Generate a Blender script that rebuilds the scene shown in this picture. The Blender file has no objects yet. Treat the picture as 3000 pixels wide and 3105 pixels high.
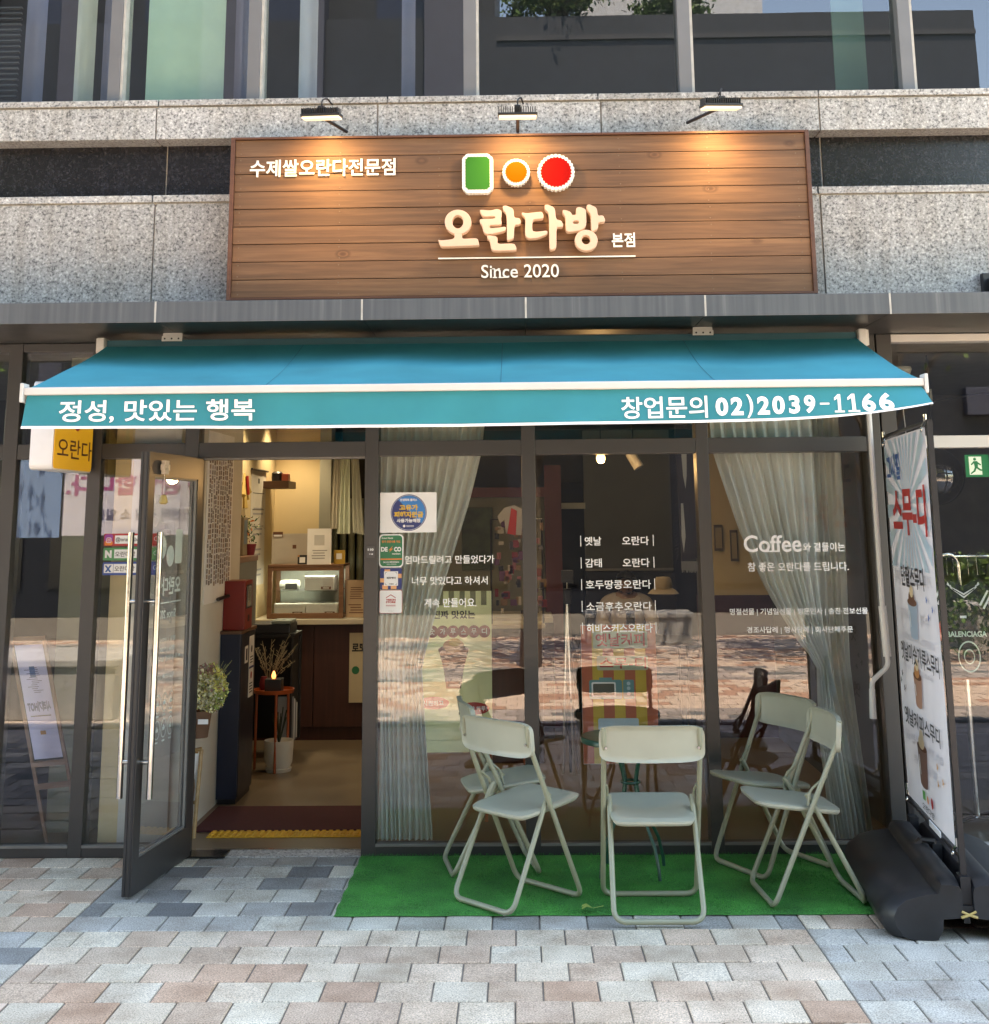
import bpy, bmesh, math, random
from math import sin, cos, pi, radians
from mathutils import Vector, Matrix, Euler
random.seed(7)
R_ = random.Random(11)
scene = bpy.context.scene
COL = scene.collection

# ------------------------------------------------------------------ camera
cam = bpy.data.cameras.new('camera'); camo = bpy.data.objects.new('camera', cam); COL.objects.link(camo)
scene.camera = camo
cam.sensor_fit = 'HORIZONTAL'; cam.sensor_width = 36.0
cam.lens = 36.0 * 3900 / 3000
cam.shift_x = 0.0
cam.shift_y = -(1552.5 - 777.6) / 3000
cam.clip_start = 0.05; cam.clip_end = 400
p_, y_, r_ = radians(11.4653), radians(-0.9384), radians(-0.5198)
fw = Vector((sin(y_)*cos(p_), cos(y_)*cos(p_), sin(p_)))
rt = Vector((cos(y_), -sin(y_), 0)); up = rt.cross(fw)
r2 = rt*cos(r_) + up*sin(r_); u2 = -rt*sin(r_) + up*cos(r_)
camo.matrix_world = Matrix((( r2.x, u2.x, -fw.x, 0.0), (r2.y, u2.y, -fw.y, -6.956), (r2.z, u2.z, -fw.z, 1.6753), (0, 0, 0, 1)))

# ------------------------------------------------------------------ light
SUN_EL, SUN_AZ = radians(66.5), radians(12)      # azimuth from +Y towards +X: the sun stands behind the building
w = bpy.data.worlds.new('World'); scene.world = w; w.use_nodes = True
nt = w.node_tree; nt.nodes.clear()
sky = nt.nodes.new('ShaderNodeTexSky'); sky.sky_type = 'NISHITA'; sky.sun_disc = False
sky.sun_elevation = SUN_EL; sky.sun_rotation = SUN_AZ; sky.air_density = 1.0; sky.dust_density = 0.6
bg = nt.nodes.new('ShaderNodeBackground'); bg.inputs[1].default_value = 0.14
out = nt.nodes.new('ShaderNodeOutputWorld')
nt.links.new(sky.outputs[0], bg.inputs[0]); nt.links.new(bg.outputs[0], out.inputs[0])
sl = bpy.data.lights.new('sun', 'SUN'); sl.energy = 3.5; sl.angle = radians(0.5); sl.color = (1, .95, .87)
so = bpy.data.objects.new('sun', sl); COL.objects.link(so)
sd = Vector((sin(SUN_AZ)*cos(SUN_EL), cos(SUN_AZ)*cos(SUN_EL), sin(SUN_EL)))
so.rotation_euler = (-sd).to_track_quat('-Z', 'Y').to_euler(); so.location = (3, 14, 30)
scene.view_settings.view_transform = 'Standard'; scene.view_settings.look = 'None'
scene.view_settings.gamma = 1; scene.view_settings.use_curve_mapping = False
scene.view_settings.exposure = 3.33
scene.view_settings.use_white_balance = True; scene.view_settings.white_balance_temperature = 8700; scene.view_settings.white_balance_tint = 8
scene.cycles.max_bounces = 10; scene.cycles.transparent_max_bounces = 14
scene.cycles.diffuse_bounces = 4; scene.cycles.glossy_bounces = 4; scene.cycles.transmission_bounces = 4
scene.cycles.caustics_reflective = False; scene.cycles.caustics_refractive = False
scene.cycles.sample_clamp_indirect = 6

# ------------------------------------------------------------------ materials
def newmat(name):
    m = bpy.data.materials.new(name); m.use_nodes = True
    n = m.node_tree; b = n.nodes['Principled BSDF']
    return m, n, b
def N(n, t, **k):
    x = n.nodes.new(t)
    for a, v in k.items(): setattr(x, a, v)
    return x
def ramp(n, stops):
    r = N(n, 'ShaderNodeValToRGB'); e = r.color_ramp.elements
    while len(e) < len(stops): e.new(.5)
    for i, (p, c) in enumerate(stops):
        e[i].position = p; e[i].color = (*c, 1) if len(c) == 3 else c
    return r
def coord(n, scale=(1, 1, 1), kind='Object'):
    t = N(n, 'ShaderNodeTexCoord'); mp = N(n, 'ShaderNodeMapping'); mp.inputs['Scale'].default_value = scale
    n.links.new(t.outputs[kind], mp.inputs[0]); return mp.outputs[0]
def bump(n, b, h, strength=.3, dist=.002):
    x = N(n, 'ShaderNodeBump'); x.inputs['Strength'].default_value = strength; x.inputs['Distance'].default_value = dist
    n.links.new(h, x.inputs['Height']); n.links.new(x.outputs[0], b.inputs['Normal'])
def sc(c, f): return tuple(min(1, x*f) for x in c)
_mc = {}
def pm(name, col, rough=.6, metal=0., var=.12, scale=8., bmp=0., bscale=None, emit=None, es=0., stretch=(1,1,1)):
    if name in _mc: return _mc[name]
    m, n, b = newmat(name); _mc[name] = m
    b.inputs['Roughness'].default_value = rough; b.inputs['Metallic'].default_value = metal
    v = coord(n, stretch)
    t = N(n, 'ShaderNodeTexNoise'); t.inputs['Scale'].default_value = scale; t.inputs['Detail'].default_value = 5
    n.links.new(v, t.inputs['Vector'])
    r = ramp(n, [(.3, sc(col, 1-var)), (.7, sc(col, 1+var))])
    n.links.new(t.outputs[0], r.inputs[0]); n.links.new(r.outputs[0], b.inputs['Base Color'])
    rr = N(n, 'ShaderNodeMapRange'); rr.inputs['To Min'].default_value = max(0, rough-.08); rr.inputs['To Max'].default_value = min(1, rough+.08)
    n.links.new(t.outputs[0], rr.inputs[0]); n.links.new(rr.outputs[0], b.inputs['Roughness'])
    if bmp:
        t2 = N(n, 'ShaderNodeTexNoise'); t2.inputs['Scale'].default_value = bscale or scale*6; t2.inputs['Detail'].default_value = 3
        n.links.new(v, t2.inputs['Vector']); bump(n, b, t2.outputs[0], bmp)
    if emit:
        b.inputs['Emission Color'].default_value = (*emit, 1); b.inputs['Emission Strength'].default_value = es
    return m
def granite(name, base, dark, light, rough=.75, scale=120, joint=True):
    m, n, b = newmat(name); v = coord(n)
    t = N(n, 'ShaderNodeTexNoise'); t.inputs['Scale'].default_value = scale; t.inputs['Detail'].default_value = 2.5; t.inputs['Roughness'].default_value = .7
    t2 = N(n, 'ShaderNodeTexVoronoi'); t2.inputs['Scale'].default_value = scale*1.1
    t3 = N(n, 'ShaderNodeTexNoise'); t3.inputs['Scale'].default_value = 2.2; t3.inputs['Detail'].default_value = 5
    for x in (t, t2, t3): n.links.new(v, x.inputs['Vector'])
    r = ramp(n, [(.36, dark), (.46, base), (.56, base), (.66, light)])
    n.links.new(t.outputs[0], r.inputs[0])
    r2 = ramp(n, [(.0, (.55, .55, .55)), (.35, (1, 1, 1))]); n.links.new(t2.outputs['Color'], r2.inputs[0])
    mx = N(n, 'ShaderNodeMix', data_type='RGBA', blend_type='MULTIPLY'); mx.inputs[0].default_value = .8
    n.links.new(r.outputs[0], mx.inputs[6]); n.links.new(r2.outputs[0], mx.inputs[7])
    r3 = ramp(n, [(.35, (.86, .86, .85)), (.65, (1.0, 1.0, 1.0))]); n.links.new(t3.outputs[0], r3.inputs[0])
    m2 = N(n, 'ShaderNodeMix', data_type='RGBA', blend_type='MULTIPLY'); m2.inputs[0].default_value = 1
    n.links.new(mx.outputs[2], m2.inputs[6]); n.links.new(r3.outputs[0], m2.inputs[7])
    oi = N(n, 'ShaderNodeObjectInfo'); hv = N(n, 'ShaderNodeHueSaturation'); mr = N(n, 'ShaderNodeMapRange'); mr.inputs['To Min'].default_value = .86; mr.inputs['To Max'].default_value = 1.08
    n.links.new(oi.outputs['Random'], mr.inputs[0]); n.links.new(mr.outputs[0], hv.inputs['Value'])
    v2 = coord(n, (9, 9, .5)); t4 = N(n, 'ShaderNodeTexNoise'); t4.inputs['Scale'].default_value = 1.6; t4.inputs['Detail'].default_value = 6; n.links.new(v2, t4.inputs['Vector'])
    r4 = ramp(n, [(.36, (.80, .78, .75)), (.55, (1, 1, 1))]); n.links.new(t4.outputs[0], r4.inputs[0])
    m3 = N(n, 'ShaderNodeMix', data_type='RGBA', blend_type='MULTIPLY'); m3.inputs[0].default_value = .8
    n.links.new(m2.outputs[2], m3.inputs[6]); n.links.new(r4.outputs[0], m3.inputs[7]); n.links.new(m3.outputs[2], hv.inputs['Color'])
    n.links.new(hv.outputs[0], b.inputs['Base Color']); b.inputs['Roughness'].default_value = rough
    bump(n, b, t.outputs[0], .25, .002)
    return m
GR = granite('granite_grey', (.40, .395, .38), (.13, .13, .13), (.66, .65, .62), scale=72)
GRD = granite('granite_black', (.015, .015, .019), (.007, .007, .009), (.045, .045, .055), rough=.22, scale=70)
GRP = granite('granite_pale', (.5, .48, .46), (.3, .29, .29), (.62, .6, .58))
ALU = pm('charcoal_aluminium', (.036, .035, .035), .38, .0, .08, 3)
def fascia_mat():
    m, n, b = newmat('fascia_paint'); v = coord(n, (14, 1, .35))
    t = N(n, 'ShaderNodeTexNoise'); t.inputs['Scale'].default_value = 3; t.inputs['Detail'].default_value = 6
    n.links.new(v, t.inputs['Vector'])
    r = ramp(n, [(.35, (.062, .070, .080)), (.62, (.085, .095, .105)), (.8, (.15, .155, .16))])
    n.links.new(t.outputs[0], r.inputs[0]); n.links.new(r.outputs[0], b.inputs['Base Color']); b.inputs['Roughness'].default_value = .45
    return m
FAS = fascia_mat()
SILL = pm('sill_grey_paint', (.17, .165, .155), .5, .2, .1, 5)
WHT = pm('white_powder_coat', (.56, .55, .53), .4, 0, .04, 5)
CAULK = pm('pale_sealant', (.42, .40, .36), .7, 0, .15, 20)
STEEL = pm('brushed_steel', (.62, .60, .56), .16, 1, .05, 30)
RUB = pm('black_rubber', (.015, .015, .017), .55)
def glass(name, tint=(.86, .9, .88), ior=1.55, rough=0.0, wav=0.0):
    m, n, b = newmat(name); n.nodes.remove(b)
    o = n.nodes['Material Output']
    tr = N(n, 'ShaderNodeBsdfTransparent'); tr.inputs[0].default_value = (*tint, 1)
    gl = N(n, 'ShaderNodeBsdfGlossy'); gl.inputs['Roughness'].default_value = rough; gl.inputs[0].default_value = (.93, .93, 1, 1)
    fr = N(n, 'ShaderNodeFresnel'); fr.inputs[0].default_value = ior
    mx = N(n, 'ShaderNodeMixShader')
    ge = N(n, 'ShaderNodeNewGeometry'); iv = N(n, 'ShaderNodeMath', operation='SUBTRACT'); iv.inputs[0].default_value = 1.0; n.links.new(ge.outputs['Backfacing'], iv.inputs[1])
    ml = N(n, 'ShaderNodeMath', operation='MULTIPLY'); n.links.new(fr.outputs[0], ml.inputs[0]); n.links.new(iv.outputs[0], ml.inputs[1])
    m2 = N(n, 'ShaderNodeMath', operation='MULTIPLY', use_clamp=True); n.links.new(ml.outputs[0], m2.inputs[0]); m2.inputs[1].default_value = 1.85      # both faces of the pane
    n.links.new(m2.outputs[0], mx.inputs[0]); n.links.new(tr.outputs[0], mx.inputs[1]); n.links.new(gl.outputs[0], mx.inputs[2])
    n.links.new(mx.outputs[0], o.inputs[0])
    if wav:
        v = coord(n); t = N(n, 'ShaderNodeTexNoise'); t.inputs['Scale'].default_value = 1.6; t.inputs['Detail'].default_value = 1
        n.links.new(v, t.inputs['Vector']); bp = N(n, 'ShaderNodeBump'); bp.inputs['Strength'].default_value = wav; bp.inputs['Distance'].default_value = .004
        n.links.new(t.outputs[0], bp.inputs['Height']); n.links.new(bp.outputs[0], gl.inputs['Normal'])
    return m
GLS = glass('shop_glass', (.955, .965, .96), 1.54, 0, .004)
GLU = glass('upper_glass', (.80, .84, .84), 1.62, 0, .02)
GLN = glass('clear_glass', (.93, .95, .94), 1.5)
def wood_mat(name, c1, c2, knots=True, obj_rand=True, rough=.5, sx=1.2, sz=26):
    m, n, b = newmat(name)
    t = N(n, 'ShaderNodeTexCoord'); oi = N(n, 'ShaderNodeObjectInfo')
    mul = N(n, 'ShaderNodeVectorMath', operation='SCALE'); cmb = N(n, 'ShaderNodeCombineXYZ')
    n.links.new(oi.outputs['Random'], cmb.inputs[0]); n.links.new(oi.outputs['Random'], cmb.inputs[2])
    n.links.new(cmb.outputs[0], mul.inputs[0]); mul.inputs['Scale'].default_value = 37.0
    ad = N(n, 'ShaderNodeVectorMath', operation='ADD'); n.links.new(t.outputs['Object'], ad.inputs[0]); n.links.new(mul.outputs[0], ad.inputs[1])
    mp = N(n, 'ShaderNodeMapping'); mp.inputs['Scale'].default_value = (sx, sx, sz); n.links.new(ad.outputs[0], mp.inputs[0])
    g = N(n, 'ShaderNodeTexNoise'); g.inputs['Scale'].default_value = 1.6; g.inputs['Detail'].default_value = 7; g.inputs['Roughness'].default_value = .62; g.inputs['Distortion'].default_value = .35
    n.links.new(mp.outputs[0], g.inputs['Vector'])
    r = ramp(n, [(.3, c1), (.55, tuple((a+d)/2 for a, d in zip(c1, c2))), (.75, c2)]); n.links.new(g.outputs[0], r.inputs[0])
    last = r.outputs[0]
    if knots:
        vo = N(n, 'ShaderNodeTexVoronoi'); vo.inputs['Scale'].default_value = 2.6
        mk = N(n, 'ShaderNodeMapping'); mk.inputs['Scale'].default_value = (1, 1, 1.7); n.links.new(ad.outputs[0], mk.inputs[0]); n.links.new(mk.outputs[0], vo.inputs['Vector'])
        kr = ramp(n, [(.0, (.25, .18, .15)), (.05, (.5, .40, .34)), (.07, (1.0, .97, .95)), (.09, (.55, .48, .44)), (.13, (1, 1, 1))])
        n.links.new(vo.outputs['Distance'], kr.inputs[0])
        mx = N(n, 'ShaderNodeMix', data_type='RGBA', blend_type='MULTIPLY'); mx.inputs[0].default_value = .85
        n.links.new(last, mx.inputs[6]); n.links.new(kr.outputs[0], mx.inputs[7]); last = mx.outputs[2]
    if obj_rand:
        hv = N(n, 'ShaderNodeHueSaturation'); mr = N(n, 'ShaderNodeMapRange'); mr.inputs['To Min'].default_value = .82; mr.inputs['To Max'].default_value = 1.18
        n.links.new(oi.outputs['Random'], mr.inputs[0]); n.links.new(mr.outputs[0], hv.inputs['Value']); n.links.new(last, hv.inputs['Color']); last = hv.outputs[0]
    n.links.new(last, b.inputs['Base Color']); b.inputs['Roughness'].default_value = rough
    bump(n, b, g.outputs[0], .18, .0015)
    return m
PLANK = wood_mat('stained_pine', (.09, .043, .020), (.20, .102, .049), rough=.66)
TRIMW = wood_mat('sign_trim_wood', (.085, .032, .018), (.14, .06, .034), knots=False)
OAK = wood_mat('light_oak', (.30, .18, .08), (.42, .28, .14), knots=False)
WAL = wood_mat('red_brown_veneer', (.045, .014, .010), (.08, .026, .018), knots=False, sx=20, sz=1.5)
WBR = wood_mat('mid_brown_wood', (.13, .06, .03), (.2, .1, .055), knots=False)
def fabric(name, col, sheen=.1, trans=0.0, scale=260):
    m, n, b = newmat(name); v = coord(n)
    t = N(n, 'ShaderNodeTexNoise'); t.inputs['Scale'].default_value = 2.5; t.inputs['Detail'].default_value = 6
    wv = N(n, 'ShaderNodeTexNoise'); wv.inputs['Scale'].default_value = scale
    n.links.new(v, t.inputs['Vector']); n.links.new(v, wv.inputs['Vector'])
    r = ramp(n, [(.3, sc(col, .84)), (.7, sc(col, 1.1))]); n.links.new(t.outputs[0], r.inputs[0]); n.links.new(r.outputs[0], b.inputs['Base Color'])
    b.inputs['Roughness'].default_value = .85; bump(n, b, wv.outputs[0], .15, .001)
    if trans:
        o = n.nodes['Material Output']; tl = N(n, 'ShaderNodeBsdfTranslucent'); mx = N(n, 'ShaderNodeMixShader'); mx.inputs[0].default_value = trans
        n.links.new(r.outputs[0], tl.inputs[0]); n.links.new(b.outputs[0], mx.inputs[1]); n.links.new(tl.outputs[0], mx.inputs[2]); n.links.new(mx.outputs[0], o.inputs[0])
    return m
TEAL = fabric('teal_canvas', (.022, .285, .355), trans=.25)
CURT = fabric('curtain_linen', (.68, .73, .70), trans=.3)
CURW = fabric('curtain_white', (.60, .63, .56), trans=.3)
TOW = fabric('towel_grey', (.5, .48, .40))
TOW2 = fabric('towel_green', (.56, .62, .50))
def paver_mat():
    m, n, b = newmat('paving_block'); oi = N(n, 'ShaderNodeObjectInfo')
    t = N(n, 'ShaderNodeTexCoord'); ad = N(n, 'ShaderNodeVectorMath', operation='ADD')
    n.links.new(t.outputs['Object'], ad.inputs[0]); n.links.new(oi.outputs['Location'], ad.inputs[1])
    gr = N(n, 'ShaderNodeTexNoise'); gr.inputs['Scale'].default_value = 170; gr.inputs['Detail'].default_value = 2
    bl = N(n, 'ShaderNodeTexNoise'); bl.inputs['Scale'].default_value = 5.0; bl.inputs['Detail'].default_value = 4
    st = N(n, 'ShaderNodeTexNoise'); st.inputs['Scale'].default_value = 1.1; st.inputs['Detail'].default_value = 6
    for x in (gr, bl, st): n.links.new(ad.outputs[0], x.inputs['Vector'])
    r1 = ramp(n, [(.34, (.55, .55, .56)), (.47, (.97, .97, .97)), (.56, (1.04, 1.04, 1.04)), (.68, (1.4, 1.4, 1.38))]); n.links.new(gr.outputs[0], r1.inputs[0])
    r2 = ramp(n, [(.3, (.78, .73, .70)), (.5, (1, 1, 1)), (.7, (1.2, 1.22, 1.25))]); n.links.new(bl.outputs[0], r2.inputs[0])
    r3 = ramp(n, [(.3, (.86, .85, .84)), (.6, (1, 1, 1))]); n.links.new(st.outputs[0], r3.inputs[0])
    last = oi.outputs['Color']
    for rr in (r1, r2, r3):
        mx = N(n, 'ShaderNodeMix', data_type='RGBA', blend_type='MULTIPLY'); mx.inputs[0].default_value = 1
        n.links.new(last, mx.inputs[6]); n.links.new(rr.outputs[0], mx.inputs[7]); last = mx.outputs[2]
    n.links.new(last, b.inputs['Base Color']); b.inputs['Roughness'].default_value = .88
    bump(n, b, gr.outputs[0], .3, .0015)
    return m
PAV = paver_mat()
def turf_mat():
    m, n, b = newmat('artificial_turf'); v = coord(n)
    t = N(n, 'ShaderNodeTexNoise'); t.inputs['Scale'].default_value = 240; t.inputs['Detail'].default_value = 2
    t2 = N(n, 'ShaderNodeTexNoise'); t2.inputs['Scale'].default_value = 4; t2.inputs['Detail'].default_value = 5
    n.links.new(v, t.inputs['Vector']); n.links.new(v, t2.inputs['Vector'])
    r = ramp(n, [(.3, (.008, .085, .014)), (.5, (.026, .25, .04)), (.72, (.085, .45, .085))]); n.links.new(t.outputs[0], r.inputs[0])
    r2 = ramp(n, [(.3, (.55, .58, .55)), (.7, (1.2, 1.15, 1.05))]); n.links.new(t2.outputs[0], r2.inputs[0])
    mx = N(n, 'ShaderNodeMix', data_type='RGBA', blend_type='MULTIPLY'); mx.inputs[0].default_value = 1
    n.links.new(r.outputs[0], mx.inputs[6]); n.links.new(r2.outputs[0], mx.inputs[7]); n.links.new(mx.outputs[2], b.inputs['Base Color'])
    b.inputs['Roughness'].default_value = .8; bump(n, b, t.outputs[0], .6, .006)
    return m
TURF = turf_mat()
def C_(name, col, rough=.5, **k): return pm(name, col, rough, var=k.pop('var', .05), **k)
WLET = C_('white_vinyl', (.90, .90, .90), .5)
SAGE = C_('sage_plastic', (.355, .36, .285), .42)
SAGEM = C_('sage_steel', (.27, .28, .20), .33)
DGRN = C_('dark_green_steel', (.008, .06, .038), .3)
BLKP = pm('black_polyethylene', (.014, .0145, .017), .45, 0, .5, 5, bmp=.15, bscale=90)
BLK = C_('black_paint', (.012, .013, .016), .4)
NAVY = C_('navy_laminate', (.010, .018, .045), .4)
CREAM = pm('cream_wall', (.62, .50, .30), .85, 0, .04, 3)
WALLW = pm('white_plaster', (.60, .585, .54), .85, 0, .05, 4)
PAPER = C_('white_paper', (.78, .78, .79), .7)
LAV = C_('lavender_poster', (.62, .62, .88), .6)
REDB = C_('red_steel', (.22, .012, .010), .4)
BURG = pm('burgundy_mat', (.055, .008, .014), .95, 0, .25, 60, bmp=.6, bscale=200)
YEL = pm('yellow_tactile', (.62, .33, .02), .55, 0, .2, 12)
FLOOR = pm('brown_vinyl_floor', (.15, .115, .08), .32, 0, .12, 3)
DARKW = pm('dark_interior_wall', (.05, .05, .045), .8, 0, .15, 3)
INTW = pm('olive_interior_wall', (.22, .22, .16), .8, 0, .08, 3)
COUNT = C_('counter_top', (.55, .50, .40), .4)
ORNG = C_('orange_metal', (.42, .085, .022), .4)
CER = C_('white_ceramic', (.72, .70, .66), .3)
INK = C_('black_ink', (.02, .02, .022), .6)
RED = C_('print_red', (.42, .02, .02), .55)
MAR = C_('print_maroon', (.20, .018, .03), .6)
BLU = C_('print_blue', (.02, .10, .34), .5)
NAVP = C_('print_navy', (.02, .035, .16), .5)
SKYB = C_('print_sky', (.40, .53, .62), .6)
TVB = C_('print_teal', (.10, .25, .28), .6)
GRN = C_('print_green', (.012, .16, .07), .5)
LGRN = C_('print_leaf', (.10, .42, .10), .5)
ORP = C_('print_orange', (.75, .22, .05), .5)
YEP = C_('print_yellow', (.72, .45, .05), .6)
OLV = C_('print_olive', (.74, .76, .42), .7)
GRY = C_('print_grey', (.30, .30, .31), .7)
BRN = C_('print_brown', (.13, .05, .025), .6)
TAN = C_('print_tan', (.52, .27, .11), .6)
PINK = C_('print_pink', (.60, .12, .14), .6)
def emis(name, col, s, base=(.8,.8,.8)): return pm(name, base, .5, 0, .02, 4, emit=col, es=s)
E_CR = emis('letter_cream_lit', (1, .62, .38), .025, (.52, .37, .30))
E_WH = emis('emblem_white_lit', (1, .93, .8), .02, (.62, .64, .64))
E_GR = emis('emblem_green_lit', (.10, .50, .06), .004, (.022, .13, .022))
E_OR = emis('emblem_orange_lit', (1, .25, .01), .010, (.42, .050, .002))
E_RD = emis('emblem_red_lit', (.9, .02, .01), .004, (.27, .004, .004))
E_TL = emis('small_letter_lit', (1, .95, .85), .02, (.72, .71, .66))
E_YE = emis('yellow_box_lit', (1, .52, .03), .03, (.62, .33, .03))
E_LED = emis('led_warm', (1, .72, .40), .11)
E_CAS = emis('led_white', (.95, 1, .9), 1.2)
E_BULB = emis('bulb_filament', (1, .62, .22), 4.4)
E_EXIT = emis('exit_green_lit', (.02, .55, .22), .035, (.01, .2, .08))
E_EXW = emis('exit_white_lit', (.8, 1, .9), 0.1)

for m__ in (E_CR, E_GR, E_OR, E_RD, E_WH): m__.node_tree.nodes['Principled BSDF'].inputs['Specular IOR Level'].default_value = .08
# ------------------------------------------------------------------ builders
class MB:
    def __init__(s): s.v = []; s.f = []; s.m = []; s.mats = []
    def mi(s, mat):
        if mat is None: return 0
        if mat not in s.mats: s.mats.append(mat)
        return s.mats.index(mat)
    def add(s, vs, fs, mat=None):
        o = len(s.v); s.v += [tuple(x) for x in vs]; k = s.mi(mat)
        for f in fs: s.f.append([i+o for i in f]); s.m.append(k)
        return s
    def box(s, x0, x1, y0, y1, z0, z1, mat=None, M=None):
        vs = [(x, y, z) for z in (z0, z1) for y in (y0, y1) for x in (x0, x1)]
        if M: vs = [M @ Vector(q) for q in vs]
        return s.add(vs, [(0, 2, 3, 1), (4, 5, 7, 6), (0, 1, 5, 4), (2, 6, 7, 3), (0, 4, 6, 2), (1, 3, 7, 5)], mat)
    def bbox(s, x0, x1, y0, y1, z0, z1, b=.004, mat=None, M=None):      # bevelled box
        bm = bmesh.new(); bmesh.ops.create_cube(bm, size=1)
        for q in bm.verts: q.co = Vector(((x0+x1)/2+q.co.x*(x1-x0), (y0+y1)/2+q.co.y*(y1-y0), (z0+z1)/2+q.co.z*(z1-z0)))
        bmesh.ops.bevel(bm, geom=bm.edges[:], offset=b, segments=2, affect='EDGES', profile=.6)
        return s.bm(bm, mat, M)
    def bm(s, bm, mat=None, M=None):
        bm.verts.index_update()
        s.add([(M @ q.co if M else q.co) for q in bm.verts], [[q.index for q in f.verts] for f in bm.faces], mat); bm.free(); return s
    def tube(s, pts, r, n=10, mat=None, closed=False, cap=True, rs=None):
        pts = [Vector(p) for p in pts]; L = len(pts); rings = []; prev = None
        for i, p in enumerate(pts):
            if closed: d = pts[(i+1) % L]-pts[i-1]
            else: d = pts[min(i+1, L-1)]-pts[max(i-1, 0)]
            d.normalize()
            if prev is None:
                a = Vector((0, 0, 1)) if abs(d.z) < .9 else Vector((1, 0, 0)); u = d.cross(a).normalized()
            else:
                u = (prev - d*prev.dot(d))
                u = u.normalized() if u.length > 1e-6 else d.orthogonal().normalized()
            prev = u; w_ = d.cross(u); rr = rs[i] if rs else r
            rings.append([p+(u*cos(2*pi*k/n)+w_*sin(2*pi*k/n))*rr for k in range(n)])
        vs = [q for rg in rings for q in rg]; fs = []
        for i in range(L if closed else L-1):
            a = i*n; b = ((i+1) % L)*n
            for k in range(n): fs.append((a+k, a+(k+1) % n, b+(k+1) % n, b+k))
        if cap and not closed: fs.append(tuple(range(n))[::-1]); fs.append(tuple(range((L-1)*n, L*n)))
        return s.add(vs, fs, mat)
    def lathe(s, prof, cx, cy, n=24, mat=None, cap=True):
        vs = [(cx+r*cos(2*pi*k/n), cy+r*sin(2*pi*k/n), z) for r, z in prof for k in range(n)]; fs = []
        for i in range(len(prof)-1):
            for k in range(n): fs.append((i*n+k, i*n+(k+1) % n, (i+1)*n+(k+1) % n, (i+1)*n+k))
        if cap: fs.append(tuple(range(n))[::-1]); fs.append(tuple(range((len(prof)-1)*n, len(prof)*n)))
        return s.add(vs, fs, mat)
    def prism(s, poly, d0, d1, fr, mat=None):       # polygon in frame coords (a,b), from depth d0 to d1 along the frame normal
        n = len(poly); vs = [fr(a, b, d0) for a, b in poly]+[fr(a, b, d1) for a, b in poly]
        fs = [tuple(range(n, 2*n)), tuple(range(n))[::-1]]+[(i, (i+1) % n, n+(i+1) % n, n+i) for i in range(n)]
        return s.add(vs, fs, mat)
    def grid(s, rows, mat=None, thick=0.0):
        h = len(rows); w_ = len(rows[0]); vs = [q for r in rows for q in r]
        fs = [(i*w_+j, i*w_+j+1, (i+1)*w_+j+1, (i+1)*w_+j) for i in range(h-1) for j in range(w_-1)]
        return s.add(vs, fs, mat)
    def mesh(s, name, mat=None, smooth=False):
        me = bpy.data.meshes.new(name); me.from_pydata([tuple(q) for q in s.v], [], s.f)
        ms = s.mats or [mat]
        for x in ms: me.materials.append(x)
        if s.mats: me.polygons.foreach_set('material_index', s.m)
        bm = bmesh.new(); bm.from_mesh(me); bmesh.ops.recalc_face_normals(bm, faces=bm.faces[:]); bm.to_mesh(me); bm.free()
        if smooth:
            me.polygons.foreach_set('use_smooth', [True]*len(me.polygons))
            try: me.set_sharp_from_angle(angle=radians(38))
            except Exception: pass
        me.update(); return me
    def build(s, name, mat=None, parent=None, smooth=False):
        return link(name, s.mesh(name, mat, smooth), parent)
def wloc(o):
    v = Vector((0, 0, 0))
    while o: v += o.location; o = o.parent
    return v
def link(name, me, parent=None):
    o = bpy.data.objects.new(name, me); COL.objects.link(o)
    if parent is not None: o.parent = parent; o.location = -wloc(parent)
    return o
def tag(o, label=None, cat=None, group=None, kind=None):
    if label: o['label'] = label
    if cat: o['category'] = cat
    if group: o['group'] = group
    if kind: o['kind'] = kind
    return o
def thing(name, label, cat, loc=(0, 0, 0), group=None):
    o = bpy.data.objects.new(name, None); COL.objects.link(o); o.location = loc; o.empty_display_size = .05
    return tag(o, label, cat, group)
def structure(name, loc=(0, 0, 0)):
    o = bpy.data.objects.new(name, None); COL.objects.link(o); o.location = loc; o['kind'] = 'structure'; o.empty_display_size = .05
    return o
def copy_tree(o, parent=None):
    c = o.copy(); COL.objects.link(c)
    if parent is not None: c.parent = parent
    for ch in list(o.children): copy_tree(ch, c)
    return c
def frame(origin, right=(1, 0, 0)):
    O = Vector(origin); Rr = Vector(right).normalized(); U = Vector((0, 0, 1)); Nn = Rr.cross(U)
    return lambda a, b, c=0: O+Rr*a+U*b+Nn*c
FACE = frame((0, 0, 0))
def rect(a0, a1, b0, b1): return [(a0, b0), (a1, b0), (a1, b1), (a0, b1)]
def rrect(a0, a1, b0, b1, r, n=5):
    o = []
    for cx, cy, s0 in ((a1-r, b0+r, -90), (a1-r, b1-r, 0), (a0+r, b1-r, 90), (a0+r, b0+r, 180)):
        for k in range(n+1):
            t = radians(s0+90*k/n); o.append((cx+r*cos(t), cy+r*sin(t)))
    return o
def circ(a, b, r, n=28, ry=None): return [(a+r*cos(2*pi*k/n), b+(ry or r)*sin(2*pi*k/n)) for k in range(n)]
def star(a, b, r, q=.45, rot=0): return [(a+(r if k % 2 == 0 else r*q)*sin(rot+pi*k/5), b+(r if k % 2 == 0 else r*q)*cos(rot+pi*k/5)) for k in range(10)]
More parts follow.
